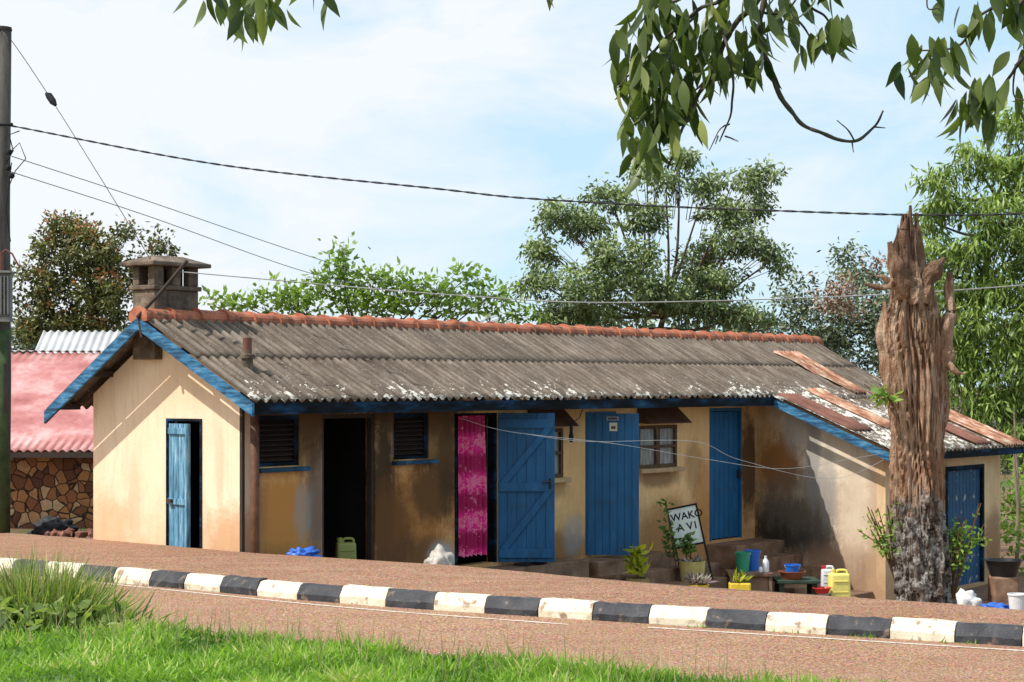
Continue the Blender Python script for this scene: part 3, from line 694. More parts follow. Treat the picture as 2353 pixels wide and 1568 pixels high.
for (x,z) in ((-6.33,5.3),(-6.34,5.1),(-6.3,5.0)): m.lathe([(.02,0),(.04,.02),(.04,.05),(.02,.07)],8,(x,24.1,z))
m.tube([(-6.3,24.1,5.2),(-6.36,24.05,4.6),(-6.3,24.05,4.2)],.007,6)
m.obj('pole_fittings',clo,UP)
wm=simple('cable_rubber',spread((.03,.03,.032)),rough=.6)
def cr(pts,n=10):
    P=[Vector(p) for p in pts]; P=[P[0]*2-P[1]]+P+[P[-1]*2-P[-2]]; out=[]
    for i in range(1,len(P)-2):
        for k in range(n):
            t=k/n; a,b,c,d=P[i-1:i+3]
            out.append(.5*((2*b)+(-a+c)*t+(2*a-5*b+4*c-d)*t*t+(-a+3*b-3*c+d)*t**3))
    out.append(P[-2]); return out
def wire(name,pts,r,mat=wm,twist=False):
    q=cr(pts,14); m=M()
    if twist:
        fine=cr(pts,220)
        for ph in (0,pi):
            s=0; out=[]
            for i,p in enumerate(fine):
                if i: s+=(p-fine[i-1]).length
                out.append(p+Vector((0,math.cos(s*16+ph)*r*.8,math.sin(s*16+ph)*r*.8)))
            m.tube(out,r*.8,5)
    else: m.tube(q,r,5)
    return m.obj(name,mat)
wire('overhead_cable',[(-6.4,24.2,5.69),(-3.56,23.17,5.07),(-.89,22.22,4.68),(.31,21.79,4.515),(2.73,20.93,4.31),(5.35,20,4.19),(9,18.7,4.35),(12.4,17.5,4.8)],.0085,twist=True)
wire('service_wire',[(-3.88,22.3,3.72),(-.57,21.4,3.40),(1.53,20.8,3.30),(5.35,20,3.445),(9,18.7,3.9),(12.4,17.5,4.5)],.007,simple('pale_cable',spread((.28,.28,.28))))
wire('guy_wire',[(-6.9,24.3,7.3),(-6.44,24.0,6.93),(-5.74,23.8,5.97),(-4.33,22.5,4.01),(-4.22,22.4,3.80)],.005)
M().tube([(-5.80,23.83,6.03),(-5.76,23.81,6.0),(-5.70,23.77,5.92),(-5.66,23.74,5.87)],[.02,.045,.045,.02],8).obj('guy_insulator',clo)
wire('telephone_wire',[(-6.3,24.1,5.28),(-5.1,26,4.95),(-3.15,30,4.41),(-1.92,33,4.16),(1,40,4.0)],.006,gm2)
wire('telephone_wire',[(-6.36,24.1,5.1),(-5.0,26.3,4.72),(-3.32,30,4.2),(-2,33,4.0)],.006,gm2)
UP2=empty('utility_pole'); M().tube([(12.5,17.5,-.5),(12.5,17.5,5.4)],[.15,.12],12).obj('pole',wood,UP2,smooth=True)
wl=simple('galvanised_wire',spread((.5,.5,.5)),rough=.4,metal=.3)
def loc2w(u,v,z): return (O[0]+U[0]*u-U[1]*v,O[1]+U[1]*u+U[0]*v,z)
wire('clothes_line',[loc2w(3.55,-.3,1.98),loc2w(4.1,-.7,1.8),loc2w(5.6,-1.3,1.62),loc2w(7.2,-1.7,1.38),loc2w(8.8,-2.0,1.2),loc2w(10.3,-2.3,1.3),loc2w(11.5,-2.6,1.42)],.003,wl)
wire('clothes_line',[loc2w(4.1,-.7,1.8),loc2w(5.2,-1.1,1.66),loc2w(7.2,-1.5,1.62),loc2w(8.0,-1.8,1.34),loc2w(10,-2.2,1.02),loc2w(11.5,-2.6,1.42)],.003,wl)

# ---------------------------------------------------------------- dead tree trunk
prof=[(-.6,3.76,.27),(.2,3.74,.235),(.43,3.733,.215),(.8,3.70,.20),(1.17,3.665,.185),(1.5,3.665,.20),(1.95,3.666,.205),(2.34,3.637,.23),(2.73,3.607,.235),(3.0,3.60,.21),(3.2,3.60,.18),(3.35,3.58,.165),(3.5,3.56,.15),(3.65,3.55,.135),(3.75,3.56,.11),(3.85,3.57,.09)]
zs_=[p[0] for p in prof]; V=[];F=[];nr=220;ns=120; TY=17.25
for j in range(nr+1):
    z=-.6+4.45*j/nr; cx=np.interp(z,zs_,[p[1] for p in prof]); r=np.interp(z,zs_,[p[2] for p in prof])
    for k in range(ns):
        a=2*pi*k/ns; ca,sa=math.cos(a),math.sin(a)
        up=max(0,min(1,(z-1.15)/.5))
        wob=.5*noise.noise(Vector((z*1.1,3,0)))
        c2,s2=math.cos(a+wob),math.sin(a+wob)
        g=noise.noise(Vector((c2*2.4,s2*2.4,z*.9)))*.34
        rid=1-abs(noise.noise(Vector((c2*5,s2*5,z*.6)))*2)
        g+=up*(-.45*max(0,rid-.74)/.26*.7)
        g+=up*(1-abs(noise.noise(Vector((c2*13,s2*13,z*1.2)))*2)-.6)*-.09
        pl=noise.noise(Vector((ca*5,sa*5,z*6)))
        g+=(1-up)*(.12 if pl>.02 else -.04)+noise.noise(Vector((ca*16,sa*16,z*9)))*.07
        rr=r*(1.06+g)
        zt=z
        if z>3.0: 
            cutk=max(0,min(.92,noise.noise(Vector((ca*1.7,sa*1.7,7.3)))*1.5+.42+.3*noise.noise(Vector((ca*6,sa*6,1)))))
            zt=3.0+(z-3.0)*(1.12-cutk)
        V.append((cx+rr*ca,TY+rr*sa*.9,zt))
for j in range(nr):
    for k in range(ns): a=j*ns+k;b=j*ns+(k+1)%ns; F.append((a,b,b+ns,a+ns))
o=len(V); V.append((3.57,TY,3.1)); 
for k in range(ns): F.append((nr*ns+k,nr*ns+(k+1)%ns,o))
mt,nt,b=base('dead_wood'); p=coords(nt); st_=coords(nt,(8,8,.6)); s=nd(nt,'ShaderNodeSeparateXYZ',Vector=p)
n1=noi(nt,st_,2.6,9,.72,.4); n2=noi(nt,p,15,6,.75); n3=noi(nt,p,3.2,5,.6); n4=noi(nt,coords(nt,(30,30,1.2)),2,6,.7); n5=noi(nt,p,7,5,.7)
wood_=ramp(nt,n1,[(.34,(.05,.028,.018)),(.41,(.25,.135,.08)),(.49,(.50,.32,.21)),(.6,(.68,.49,.36)),(.75,(.76,.62,.50))])
wood_=mix(nt,ramp(nt,n3,[(.5,0),(.62,.65)]),wood_,(.38,.19,.11))
wood_=mix(nt,ramp(nt,n4,[(.36,.8),(.45,0)]),wood_,(.08,.045,.03))
wood_=mix(nt,ramp(nt,n5,[(.58,0),(.68,.6)]),wood_,(.20,.17,.14))
bark=ramp(nt,n2,[(.38,(.03,.024,.019)),(.47,(.13,.10,.085)),(.54,(.38,.36,.33)),(.66,(.64,.62,.58))])
bark=mix(nt,ramp(nt,n5,[(.5,0),(.6,.6)]),bark,(.17,.12,.09))
nz=mth(nt,'MULTIPLY_ADD',n3,1.6,-.8)
zz=mth(nt,'ADD',s.outputs[2],nz)
k=nd(nt,'ShaderNodeMapRange',{},i0=zz,i1=1.25,i2=1.4,i3=0.0,i4=1.0).outputs[0]
col=mix(nt,k,bark,wood_)
top=nd(nt,'ShaderNodeMapRange',{},i0=zz,i1=3.15,i2=3.45,i3=0.0,i4=.7).outputs[0]
col=mix(nt,top,col,(.17,.095,.065))
hh=mth(nt,'ADD',mth(nt,'ADD',n1,n2),n4)
setb(nt,b,col,.95,hh,1.0,.04,spec=.1)
DT=empty('dead_tree'); M().add(V,F).obj('trunk',mt,DT)
def rough_tube(m,pts,rad,n=16,amp=.3,seed=0):
    q=cr(pts,12); rr=list(np.interp(np.linspace(0,1,len(q)),np.linspace(0,1,len(rad)),rad))
    o=len(m.v); m.tube(q,rr,n)
    for i in range(o,len(m.v)):
        v=Vector(m.v[i]); c=q[min(len(q)-1,(i-o)//n)]; e=v-c
        k=1+amp*noise.noise(Vector((v.x*16+seed,v.y*16,v.z*5)))*2; m.v[i]=tuple(c+e*k)
m=M()
rough_tube(m,[(3.80,TY+.02,2.0),(3.87,TY,2.5),(3.93,TY-.02,3.0),(3.95,TY,3.42)],[.10,.085,.065,.02],seed=1,amp=.45)
rough_tube(m,[(3.85,TY-.05,2.65),(3.98,TY-.1,2.52),(4.06,TY-.1,2.50)],[.04,.022,.008],seed=2)
rough_tube(m,[(3.62,TY-.1,3.28),(3.45,TY-.2,3.31),(3.30,TY-.2,3.27),(3.14,TY-.2,3.30)],[.07,.045,.03,.012],seed=3)
rough_tube(m,[(3.40,TY-.2,3.29),(3.30,TY-.22,3.36),(3.24,TY-.2,3.37)],[.03,.022,.008],seed=13)
rough_tube(m,[(3.60,TY-.1,3.15),(3.45,TY-.15,3.42),(3.37,TY-.15,3.68)],[.10,.085,.02],seed=4,amp=.45)
rough_tube(m,[(3.66,TY-.05,3.15),(3.78,TY-.05,3.40),(3.88,TY-.05,3.54)],[.11,.075,.02],seed=5,amp=.45)
rough_tube(m,[(3.60,TY,3.3),(3.60,TY,3.65),(3.59,TY,4.02)],[.10,.06,.010],seed=6,amp=.45)
rough_tube(m,[(3.54,TY-.05,3.3),(3.51,TY-.1,3.7),(3.53,TY-.1,3.90)],[.08,.045,.008],seed=7,amp=.45)
rough_tube(m,[(3.66,TY,3.4),(3.67,TY,3.7),(3.66,TY,3.86)],[.06,.035,.008],seed=17,amp=.45)
rough_tube(m,[(3.42,TY-.05,2.2),(3.36,TY-.05,2.8),(3.35,TY-.05,3.15)],[.06,.07,.02],seed=8,amp=.45)
m.obj('broken_limbs',mt,DT)
sap=leafmat('sapling_leaf',(.08,.17,.025),(.30,.46,.09),.4)
def shoots(name,base_,n,h,spr,par,seed,bias=0,nl=16,L=.045,W=.025):
    m=M(); cs=[];ds=[]
    rr=random.Random(seed)
    for i in range(n):
        a=rr.uniform(-1,1)+bias; b=rr.uniform(-.5,.5)
        p0=Vector(base_); p1=p0+Vector((a*spr*.4,b*spr*.4,h*.5*rr.uniform(.6,1))); p2=p0+Vector((a*spr,b*spr,h*rr.uniform(.6,1)))
        q=cr([p0,p1,p2],5); m.tube(q,[.005]*len(q),5)
        for k in range(nl):
            t=rr.uniform(.5,1); c=q[int(t*(len(q)-1))]
            cs.append(c+Vector((rr.gauss(0,.03),rr.gauss(0,.03),rr.gauss(0,.02)))); ds.append((rr.gauss(0,1),rr.gauss(0,1),rr.gauss(.1,.6)))
    m.obj(name+'_stems',brn,par); n_=len(cs)
    leafmesh(name+'_leaves',np.array([tuple(c) for c in cs]),np.array(ds),L*rng.uniform(.7,1.4,n_),W*rng.uniform(.7,1.3,n_),rng.random(n_),sap,par,fold=True)
SP=empty('sapling_shoots')
shoots('left',(3.50,17.3,.5),8,.95,.2,SP,3,-.9)
shoots('left_side',(3.45,17.3,.7),6,.6,.18,SP,5,-1.0)
shoots('right',(3.95,17.2,.4),11,.95,.20,SP,4,.9)
shoots('right_side',(3.95,17.2,.7),9,.6,.2,SP,8,1.0)
shoots('mid',(3.40,17.0,2.2),5,.22,.16,SP,9,-.8,nl=6,L=.10,W=.045)

# ---------------------------------------------------------------- trees
barkm=simple('tree_bark',[(.3,(.06,.04,.03)),(.7,(.20,.14,.10))],scale=3,stretch=(2,2,.5),bs=.6)
def tree(name,trunk,clumps,nsub,nleaf,sig,L,W,droop,mat,r0=.25,shell=.4):
    T=empty(name); m=M()
    q=cr(trunk,6); m.tube(q,list(np.linspace(r0,r0*.35,len(q))),10)
    for (x,y,z,a,bb,c) in clumps:
        tgt=Vector((x,y,z)); 
        st=min(q,key=lambda p:(p-tgt).length+abs(p.z-(tgt.z-c*1.2))*.6)
        if (st-tgt).length<.3: continue
        mid=(st+tgt)/2+Vector((R.uniform(-.2,.2),R.uniform(-.2,.2),-.10*(st-tgt).length))
        qq=cr([st,mid,tgt],5); m.tube(qq,list(np.linspace(r0*.30,r0*.08,len(qq))),6)
        for k in range(6):
            d=Vector((R.gauss(0,1),R.gauss(0,1),R.gauss(.3,.6))).normalized(); e=tgt+Vector((d.x*a,d.y*bb,d.z*c))*.8
            m.tube([mid.lerp(tgt,.6),(mid+e)/2+Vector((0,0,.1)),e],[r0*.10,r0*.06,r0*.02],5)
    m.obj('trunk_and_limbs',barkm,T,smooth=True)
    canopy('foliage',clumps,nsub,nleaf,sig,L,W,droop,mat,T,shell); return T
def at(Y,lst):
    k=Y/4400.; return [((x-1176.5)*k,Y+dy,2.4+(885-y)*k,rx*k,(rx+ry)*.5*k,ry*k) for (x,y,rx,ry,dy) in lst]
eu=leafmat('eucalyptus_leaf',(.035,.062,.028),(.27,.35,.14),.12,(.36,.42,.19))
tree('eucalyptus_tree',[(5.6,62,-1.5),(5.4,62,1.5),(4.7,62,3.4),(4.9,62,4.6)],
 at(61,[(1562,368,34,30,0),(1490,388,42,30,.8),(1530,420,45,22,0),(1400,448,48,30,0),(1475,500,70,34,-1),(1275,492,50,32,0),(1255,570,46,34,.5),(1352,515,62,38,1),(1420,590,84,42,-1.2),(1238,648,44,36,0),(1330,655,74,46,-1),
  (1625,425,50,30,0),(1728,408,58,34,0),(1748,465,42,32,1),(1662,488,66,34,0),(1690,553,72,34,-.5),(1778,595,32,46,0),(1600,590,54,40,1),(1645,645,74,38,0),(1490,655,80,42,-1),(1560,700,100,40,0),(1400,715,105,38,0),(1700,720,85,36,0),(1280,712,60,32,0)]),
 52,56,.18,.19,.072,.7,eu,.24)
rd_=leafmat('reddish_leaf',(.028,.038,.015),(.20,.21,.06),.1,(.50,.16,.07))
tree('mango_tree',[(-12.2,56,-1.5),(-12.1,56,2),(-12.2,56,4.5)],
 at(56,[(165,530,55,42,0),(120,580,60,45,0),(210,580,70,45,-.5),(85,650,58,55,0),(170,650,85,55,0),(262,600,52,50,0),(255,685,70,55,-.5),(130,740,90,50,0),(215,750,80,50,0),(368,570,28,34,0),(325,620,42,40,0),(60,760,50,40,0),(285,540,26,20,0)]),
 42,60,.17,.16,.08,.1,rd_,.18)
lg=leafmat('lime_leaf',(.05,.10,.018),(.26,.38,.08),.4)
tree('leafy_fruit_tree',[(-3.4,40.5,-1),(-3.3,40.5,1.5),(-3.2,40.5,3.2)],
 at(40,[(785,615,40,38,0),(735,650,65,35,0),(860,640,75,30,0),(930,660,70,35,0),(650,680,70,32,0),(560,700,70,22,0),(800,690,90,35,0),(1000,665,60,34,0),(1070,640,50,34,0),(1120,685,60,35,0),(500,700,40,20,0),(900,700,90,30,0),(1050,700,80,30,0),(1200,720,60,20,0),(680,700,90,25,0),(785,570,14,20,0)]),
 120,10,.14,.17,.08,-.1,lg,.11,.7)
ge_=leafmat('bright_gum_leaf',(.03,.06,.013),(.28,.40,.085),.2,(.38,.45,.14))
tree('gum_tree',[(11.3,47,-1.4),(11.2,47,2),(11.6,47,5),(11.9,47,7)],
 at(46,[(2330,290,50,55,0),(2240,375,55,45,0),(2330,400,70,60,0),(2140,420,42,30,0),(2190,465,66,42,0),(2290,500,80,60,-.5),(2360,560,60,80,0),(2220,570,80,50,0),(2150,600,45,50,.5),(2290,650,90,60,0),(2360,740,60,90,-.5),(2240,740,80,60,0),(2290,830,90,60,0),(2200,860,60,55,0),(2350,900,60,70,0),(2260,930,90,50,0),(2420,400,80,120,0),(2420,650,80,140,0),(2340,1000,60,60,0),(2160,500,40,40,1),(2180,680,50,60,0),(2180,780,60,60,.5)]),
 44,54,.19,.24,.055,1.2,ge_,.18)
dm=leafmat('distant_leaf',(.04,.06,.035),(.18,.23,.12),0)
DTr=empty('distant_trees')
canopy('foliage',at(80,[(1845,665,42,30,0),(1830,720,60,50,0),(1900,740,70,60,0),(1975,700,60,60,0),(1955,585,32,22,2),(1975,630,40,36,2),(2040,650,45,40,2),(2040,730,70,60,0),(1980,780,80,60,0),(2090,800,80,60,0),(1880,800,90,50,0),(1760,760,80,40,0),(2110,880,80,60,0),(2060,860,80,60,0),
  (80,800,110,60,4),(-60,780,110,70,4),(2400,800,120,150,0),(2300,1000,120,120,0),(2450,1000,120,120,0)]),14,60,.34,.26,.10,.4,dm,DTr)
canopy('low_foliage',at(80,[(1650,800,100,60,0),(1500,800,120,60,0),(1300,800,120,60,0),(1100,800,120,50,0),(900,800,120,50,0),(700,800,120,50,0),(500,800,120,50,0),(300,800,120,60,0)]),6,40,.5,.5,.25,.4,dm,DTr)
canopy('dry_foliage',at(74,[(1925,655,42,32,0),(1940,700,60,30,0),(1890,690,30,22,0),(2010,600,24,22,0)]),22,34,.28,.22,.08,.4,leafmat('dry_leaf',(.12,.07,.05),(.40,.25,.17),0),DTr)
m=M()
for (x,y) in ((7.9,47),(12.8,49),(9.3,60),(10.2,66),(8.7,70)): m.tube([(x,y,-1.5),(x+.15,y,1),(x+.1,y,2.8)],[.10,.08,.03],8)
for (x,y,h) in ((9.1,34.6,1.3),(9.35,35.5,1.9),(9.25,34.1,.9)): m.tube([(x,y,-1.5),(x+.05,y,.2),(x-.04,y,h)],[.04,.032,.015],8)
m.obj('slender_trunks',simple('pale_gum_bark',[(.3,(.12,.09,.06)),(.7,(.34,.27,.2))],scale=4),DTr)
UG=empty('undergrowth')
canopy('foliage',[(9.6,34,-.5,1.1,.7,.5),(10.6,36,0,1.3,.8,.8),(11.8,38,.3,1.3,.8,1.0),(10.2,39,.2,1.3,.8,.9)],40,30,.2,.15,.06,.1,lg,UG)

# ---------------------------------------------------------------- overhanging foreground tree
OT=empty('overhanging_tree'); m=M()
m.tube(cr([(5.6,9.2,.2),(5.5,9.2,2),(5.2,9.1,3.8),(4.3,8.8,4.9),(3,8.4,5.2),(1.4,8.1,4.95),(0,8,4.75),(-1.3,8,4.5)],6),list(np.linspace(.24,.03,43)),10)
def br(pts,r0,r1,y=8.0,wob=.10):
    P=[(x,y+wob*math.sin(i*1.7+x*3),z) for i,(x,z) in enumerate(pts)]
    q=cr(P,9); q=[p+Vector((.010*noise.noise(p*9),0,.010*noise.noise(p*9+Vector((5,0,0))))) for p in q]
    m.tube(q,[max(.002,r*(1+.3*noise.noise(p*30))) for r,p in zip(np.linspace(r0,r1,len(q)),q)],7); return P
br([(1.3,4.95),(1.06,4.1),(.93,3.90),(.84,3.72),(.77,3.59),(.70,3.445),(.65,3.30)],.016,.005)
br([(1.3,4.95),(.95,4.1),(.77,3.95),(.62,3.83),(.515,3.645)],.012,.004)
br([(1.5,4.95),(1.06,4.05),(1.097,3.68),(1.19,3.52),(1.28,3.455),(1.425,3.418),(1.515,3.48),(1.545,3.545)],.014,.004,wob=.03)
br([(1.43,3.42),(1.40,3.47),(1.36,3.51)],.004,.002,wob=.0); br([(1.515,3.48),(1.56,3.478)],.004,.002,wob=.0); br([(1.42,3.42),(1.43,3.37)],.004,.002,wob=0)
br([(.86,3.95),(.90,3.75),(.915,3.555),(.88,3.43)],.008,.003); br([(.915,3.5),(.86,3.46),(.82,3.38)],.004,.002); br([(.9,3.45),(.93,3.40)],.004,.002); br([(.87,3.45),(.84,3.40)],.004,.002)
br([(1.3,4.9),(.95,4.06),(1.2,3.94),(1.28,3.81)],.009,.003); br([(1.4,4.9),(1.2,4.1),(1.33,3.95),(1.38,3.85)],.009,.003)
br([(1.2,4.9),(.77,4.08),(.6,3.97),(.49,3.86)],.009,.003); br([(.77,3.95),(.58,3.72),(.52,3.5)],.006,.003); br([(.62,3.83),(.5,3.7),(.42,3.62)],.005,.002)
br([(2.8,5.1),(2.22,4.1),(2.04,3.99),(1.92,3.92),(1.86,3.81),(1.68,3.81)],.012,.003)
br([(3.0,5.1),(2.5,4.1),(2.22,3.86),(2.1,3.74),(2.04,3.63),(1.93,3.555),(1.9,3.48)],.012,.004)
br([(2.1,3.74),(2.13,3.62),(2.2,3.58)],.005,.002); br([(2.6,5),(2.2,4.0),(2.15,3.8)],.007,.003)
br([(-.5,4.7),(-.95,4.15),(-1.05,4.01),(-1.13,3.94)],.007,.003); br([(-.7,4.6),(-1.2,4.12),(-1.27,4.0)],.006,.003)
br([(-.4,4.7),(-.76,4.1),(-.79,4.02)],.005,.003); br([(.4,4.8),(.17,4.1),(.165,4.0)],.005,.002); br([(2.1,5.1),(1.76,4.1),(1.80,3.98)],.005,.003)
m.obj('limbs',simple('grey_branch_bark',[(.3,(.035,.028,.022)),(.7,(.11,.09,.07))],scale=20,stretch=(1,1,.4)),OT,smooth=True)
cl=[(.55,3.90,11),(.50,3.83,12),(.64,3.79,11),(.53,3.70,15),(.70,3.68,13),(.50,3.60,14),(.60,3.50,15),(.56,3.41,13),(.77,3.83,12),(.86,3.76,12),(.95,3.92,11),(1.02,3.77,9),(1.13,3.98,10),(1.28,3.83,9),(1.36,3.87,8),(1.24,3.80,3),(.70,3.94,12),(.84,3.70,9),(.74,3.58,9),(.64,3.40,10),(.66,3.50,9),(.95,3.75,8),(.81,3.90,12),(.59,3.64,13),(.60,3.98,9),(1.05,3.90,9),(1.2,4.02,8),(.88,4.0,9),(.70,3.58,9),(.62,3.56,8),(.5,3.5,7),(.58,3.36,6),
    (1.86,3.83,8),(1.72,3.80,8),(1.80,3.76,8),(1.70,3.74,6),(1.92,3.92,7),(2.05,3.99,8),(2.14,3.93,8),(1.96,3.62,9),(1.90,3.57,9),(2.02,3.58,9),(2.12,3.98,8),(1.95,3.52,6),(2.15,3.80,5),(1.76,3.72,5),(2.1,3.66,5),(2.1,4.05,8),
    (-1.05,3.98,8),(-1.13,3.93,8),(-1.0,4.01,7),(-1.10,4.02,7),(-1.27,4.01,4),(-1.2,4.03,5),(-.79,4.04,3),(-.84,4.07,2),(.16,4.06,2),(1.78,4.04,4),(.95,4.1,8),(.7,4.1,8),(1.35,4.08,7)]
cs=[];ds=[];tt=[]
for (x,z,n_) in cl:
    t0=R.random()
    for k in range(n_):
        cs.append((x+R.gauss(0,.035),8+R.gauss(0,.13),z+.03+R.gauss(0,.035))); a=R.uniform(0,2*pi); s=R.uniform(.1,.55)
        ds.append((math.cos(a)*s,math.sin(a)*s,-R.uniform(.6,1.1))); tt.append(min(1,max(0,t0*.45+R.random()*.55)))
n_=len(cs)
leafmesh('leaves',np.array(cs),np.array(ds),.10+.065*rng.random(n_),.040+.020*rng.random(n_),np.array(tt),leafmat('broad_tree_leaf',(.022,.045,.012),(.14,.18,.05),.28,(.34,.36,.11),rough=.38),OT,fold=True,curl=.09)
m=M()
for (x,z) in ((.63,3.80),(1.86,3.86),(1.98,3.56),(1.25,3.80),(.57,3.62)): m.lathe([(.004,.03),(.02,.02),(.026,0),(.02,-.02),(.004,-.028)],10,(x,7.9,z))
m.obj('fruits',simple('green_fruit',spread((.14,.17,.05))),OT,smooth=True)

# ---------------------------------------------------------------- props
def bucket(loc,r,h,mat,name='bucket',handle=True):
    E=empty(name,loc); m=M()
    m.lathe([(r*.76,0),(r*.98,h-.02),(r*1.06,h-.02),(r*1.06,h),(r*.96,h),(r*.95,h-.02),(r*.74,.01)],28); m.obj('body',mat,E)
    if handle:
        m=M(); q=[(r*1.05*math.cos(a),-r*.35*math.sin(a)-.01,h-.01-r*.55*math.sin(a)) for a in np.linspace(0,pi,12)]; m.tube(q,.004,5); m.obj('handle',wl,E)
    return E
grn=plastic('green_plastic',(.03,.30,.17)); blu=plastic('blue_plastic',(.02,.15,.58)); wht=plastic('white_plastic',(.76,.76,.78)); yel=plastic('yellow_plastic',(.82,.58,.05)); olv=plastic('olive_plastic',(.28,.29,.07)); redp=plastic('red_plastic',(.6,.03,.03)); brp=plastic('brown_plastic',(.26,.08,.035)); pyl=plastic('pale_yellow_plastic',(.86,.76,.20))
TB=empty('washing_stand'); m=M(); m.box(3.16,3.80,27.85,28.45,-.39,-.34); 
for x in (3.17,3.74): 
    for y in (27.87,28.38): m.box(x,x+.05,y,y+.05,-1.1,-.391)
m.box(3.22,3.74,27.9,27.93,-.7,-.391)
m.obj('stand',conc,TB,bevel=.006)
bucket((3.38,28.05,-.338),.115,.29,grn); bucket((3.55,28.28,-.338),.12,.30,blu)
def bottle(loc,h,r,mat,cap,name='plastic_bottle'):
    E=empty(name,loc); M().lathe([(r*.9,0),(r,.01),(r,h*.6),(r*.8,h*.72),(r*.35,h*.85),(r*.33,h*.9)],18).obj('body',mat,E,smooth=True)
    M().lathe([(r*.4,h*.9),(r*.4,h),(0.001,h)],14).obj('cap',cap,E); return E
bottle((3.71,28.0,-.338),.24,.05,wht,wht); bottle((3.63,27.95,-.338),.10,.03,wht,blu)
SL=empty('low_bench'); m=M(); m.box(3.86,4.5,27.9,28.5,-.5,-.45); m.box(3.9,3.98,27.95,28.45,-1.2,-.5); m.box(4.38,4.46,27.95,28.45,-1.2,-.5); m.obj('slab',simple('dark_green_board',spread((.035,.06,.04),.4)),SL,bevel=.01)
def basin(loc,r,h,mat,name='wash_basin'):
    E=empty(name,loc); M().lathe([(r*.7,0),(r*.97,h-.015),(r*1.08,h-.01),(r*1.08,h),(r*.95,h),(r*.68,.012),(.001,.012)],30).obj('body',mat,E); return E
basin((4.11,28.1,-.449),.19,.12,brp); bucket((4.12,28.12,-.425),.115,.19,blu)
basin((4.52,27.9,-.63),.13,.08,redp); basin((4.55,28.0,-.68),.10,.05,wht)
def jerry(loc,w_,d,h,mat,name='jerrycan',rot=0,capm=None):
    E=empty(name,loc,(0,0,rot)); bm=bmesh.new(); bmesh.ops.create_cube(bm,size=1)
    for v in bm.verts:
        top=v.co.z>0; v.co=Vector((v.co.x*w_*(.93 if top else 1),v.co.y*d*(.9 if top else 1),(v.co.z+.5)*h*.86))
    bmesh.ops.bevel(bm,geom=list(bm.edges),offset=.035,segments=4,affect='EDGES',profile=.6)
    me=bpy.data.meshes.new('body'); bm.to_mesh(me); bm.free(); me.materials.append(mat); me.polygons.foreach_set('use_smooth',[True]*len(me.polygons))
    o=bpy.data.objects.new('body',me); COL.objects.link(o); o.parent=E
    m=M(); m.tube(cr([(-w_*.15,0,h*.84),(-w_*.1,0,h*.95),(w_*.15,0,h*.97),(w_*.36,0,h*.94),(w_*.40,0,h*.82)],5),.017,8); m.obj('handle',mat,E,smooth=True)
    m=M(); m.lathe([(.03,h*.84),(.03,h*.93),(.035,h*.93),(.035,h),(.001,h)],16,(-w_*.3,0,0)); m.obj('cap',capm or mat,E)
    m=M()
    for z in (h*.25,h*.6): m.box(-w_*.36,w_*.36,-d/2-.004,-d/2+.01,z,z+.012)
    m.obj('ribs',mat,E,bevel=.003); return E
M().box(4.6,5.15,27.9,28.6,-1.2,-.755).obj('stone_block',conc,bevel=.03)
jerry((4.80,28.1,-.75),.31,.2,.45,pyl,rot=.15); jerry((4.70,28.5,-.62),.2,.14,.33,wht,'detergent_jug',capm=redp)
p=loc2w(1.85,.10,0); jerry((p[0],p[1],.15),.25,.18,.40,olv,rot=.3)
lgy=leafmat('croton_leaf',(.10,.16,.02),(.62,.58,.05),.35); pur=leafmat('tradescantia_leaf',(.10,.03,.06),(.38,.33,.33),.3,(.65,.6,.55)); drk=leafmat('shrub_leaf',(.03,.08,.02),(.14,.26,.05),.35)
def rosette(name,c,n_,L,W,mat,par,up=.5,spread_=.04,h=.0):
    C_=np.array(c)+rng.normal(size=(n_,3))*np.array([spread_,spread_,0])+np.stack([np.zeros(n_),np.zeros(n_),rng.random(n_)*h],1)
    a=rng.random(n_)*2*pi; d=np.stack([np.cos(a),np.sin(a),up+rng.random(n_)*.7],1)
    return leafmesh(name,C_,d,L*rng.uniform(.7,1.2,n_),W*rng.uniform(.8,1.2,n_),rng.random(n_),mat,par,fold=True)
claym=simple('clay_pot',[(.3,(.16,.10,.04)),(.7,(.36,.26,.11))],scale=4)
E=empty('potted_croton',(1.72,26.3,.06)); M().lathe([(.14,-.62),(.17,-.5),(.175,-.36),(.15,-.31),(.13,-.31)],20).obj('pot',claym,E); M().tube([(0,0,-.4),(0,0,0.0)],.012,6).obj('stem',brn,E); rosette('leaves',(0,0,-.28),110,.16,.055,lgy,E,.3,.05,.36)
m=M(); m.tube([(-.12,-.1,-.40),(.16,-.1,-.40)],.085,14); m.obj('old_pot',simple('rusty_tin',spread((.25,.16,.05),.4)),E)
E=empty('potted_shrub',(2.57,27.3,0)); M().lathe([(.13,-.52),(.17,-.30),(.185,-.20),(.19,-.11),(.16,-.11)],20).obj('pot',simple('yellow_pot',[(.3,(.40,.32,.09)),(.7,(.70,.60,.26))],scale=5),E); rosette('purple_leaves',(0,0,-.14),50,.15,.03,pur,E,.35,.07)
for (dx,dz,dh) in ((-.03,-.1,.38),(-.38,-.2,.95),(-.12,-.1,.3),(-.30,-.2,.55)):
    M().tube([(dx*.6,0,dz),(dx,0,dz+dh)],.01,6).obj('stem',brn,E)
    rosette('shrub_leaves',(dx,-.02,dz+dh*.25),45,.09,.04,drk,E,.2,.04,dh*.75)
E=empty('potted_purple_plant',(2.57,26.4,0)); M().lathe([(.11,-.62),(.15,-.35),(.13,-.35)],18).obj('pot',yel,E); rosette('leaves',(0,0,-.34),90,.18,.035,pur,E,.35,.06)
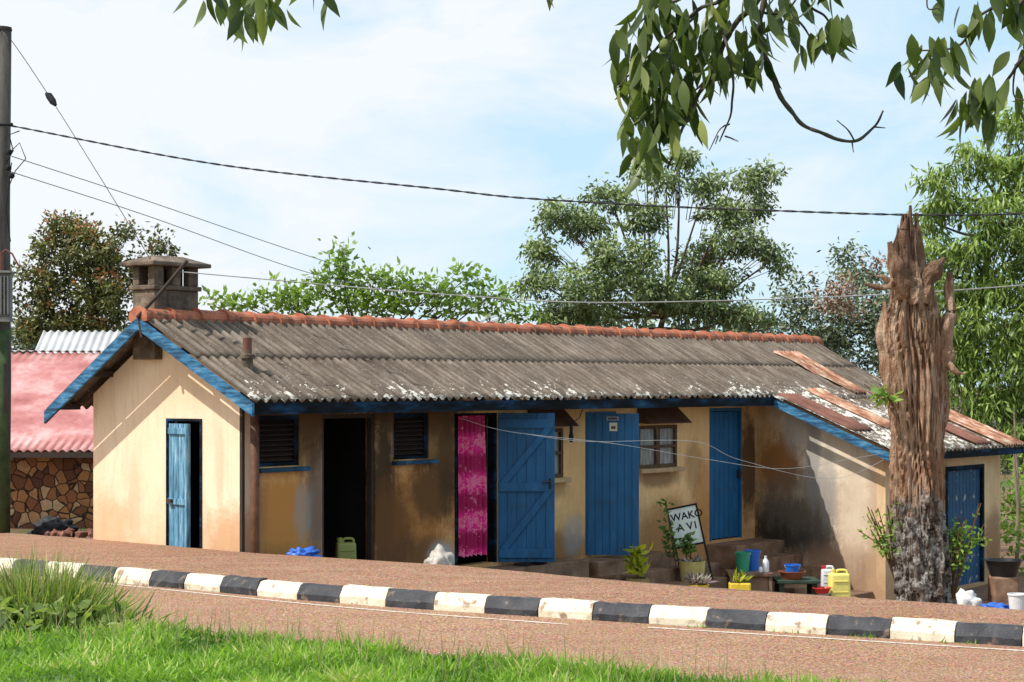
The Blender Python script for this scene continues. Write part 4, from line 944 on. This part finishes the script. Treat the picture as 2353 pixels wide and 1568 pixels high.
E=empty('can_planter',(3.20,26.9,0)); m=M(); m.box(-.15,.15,-.1,.1,-.62,-.37); m.obj('cut_can',yel,E,bevel=.025); M().box(-.135,.135,-.085,.085,-.38,-.366).obj('soil',dk,E); rosette('leaves',(0,0,-.38),26,.17,.05,lgy,E,.8,.04); rosette('weed',(.0,0,-.36),12,.10,.03,pur,E,.6,.05)
SG=empty('painted_sign',(2.50,27.55,.37),(-.18,-.20,.0))
M().box(-.20,.20,-.008,.008,-.27,.27).obj('board',simple('pale_sign_paint',[(.3,(.58,.64,.58)),(.7,(.76,.81,.75))],scale=6),SG)
m=M(); m.box(-.225,-.2,-.02,.02,-.295,.295); m.box(.2,.225,-.02,.02,-.85,.295); m.box(-.2,.2,-.02,.02,.27,.295); m.box(-.2,.2,-.02,.02,-.295,-.27); m.box(-.225,-.2,-.02,.02,-.85,-.295)
m.obj('frame',clo,SG)
ink2=simple('black_sign_paint',spread((.015,.015,.02)))
text('WAKO','sign_text',.146,ink2,SG,(-.188,-.0095,.10),(pi/2,0,0),.001,.003); text('A V1','sign_text',.15,ink2,SG,(-.13,-.0095,-.06),(pi/2,0,0),.001,.003)
tarp=simple('blue_tarp',[(.3,(.01,.06,.35)),(.7,(.05,.20,.68))],scale=9,rough=.4,spec=.5)
sackw=simple('white_sack',[(.3,(.42,.42,.42)),(.7,(.75,.75,.74))],scale=9,rough=.6,bs=.8,bscale=12,bd=.03)
blob('blue_plastic_bag',(-2.33,21.35,.50),(.16,.1,.07),tarp,.5,5,1,det=4)
blob('plastic_sack',(-.78,20.6,.40),(.17,.13,.20),simple('clear_sack',[(.3,(.26,.23,.20)),(.7,(.52,.48,.43))],scale=9,rough=.4,bs=.8,bscale=12,bd=.03),.3,4,2,det=4)
blob('white_sack',(6.68,28.1,-.88),(.2,.16,.24),sackw,.3,3.5,5,det=4)
blob('blue_tarpaulin',(7.12,28.2,-.93),(.28,.2,.10),tarp,.5,5,6,det=4)
bucket((7.37,27.9,-.98),.14,.34,wht); basin((7.6,29.6,-.55),.28,.25,plastic('black_plastic',(.012,.012,.013)),'black_tub'); M().box(7.4,7.8,29.4,29.8,-1.2,-.551).obj('stone_block',conc,bevel=.03)
SH=empty('pair_of_sandals'); 
for (x,y) in ((0,0),(.13,.05)):
    p=loc2w(4.9+x*2,-.3-y,0.0); blob('sandal',(p[0],p[1],.02),(.13,.05,.035),clo,.2,3,x,SH,det=2)
WD=empty('roadside_weeds'); cs=[]
for i in range(46):
    x=R.choice([R.uniform(2.2,4.3),R.uniform(-6.4,4.3)]); y=ip(EDGE,x)+.05
    for k in range(22): cs.append((x+R.gauss(0,.06),y+R.gauss(0,.04),.44))
for i in range(9):
    x=R.uniform(.8,3.9); y=kf(x)-.03
    for k in range(12): cs.append((x+R.gauss(0,.06),y+R.gauss(0,.010),.38))
n_=len(cs); d=rng.normal(size=(n_,3))*.6; d[:,2]=1
leafmesh('blades',np.array(cs),d,.03+.05*rng.random(n_),.01+.006*rng.random(n_),rng.random(n_),gm,WD)
LT=empty('leaf_litter'); n_=160
x=rng.uniform(-5,4,n_); y=np.array([kf(a) for a in x])-rng.uniform(.03,2.4,n_)
d=rng.normal(size=(n_,3)); d[:,2]*=.1
leafmesh('dry_leaves',np.stack([x,y,np.full(n_,.41)],1),d,.02+.03*rng.random(n_),.01+.015*rng.random(n_),rng.random(n_),leafmat('litter_leaf',(.10,.05,.025),(.45,.36,.22),.1),LT,side=norm(np.cross(d,np.tile([0,0,1.],(n_,1)))))
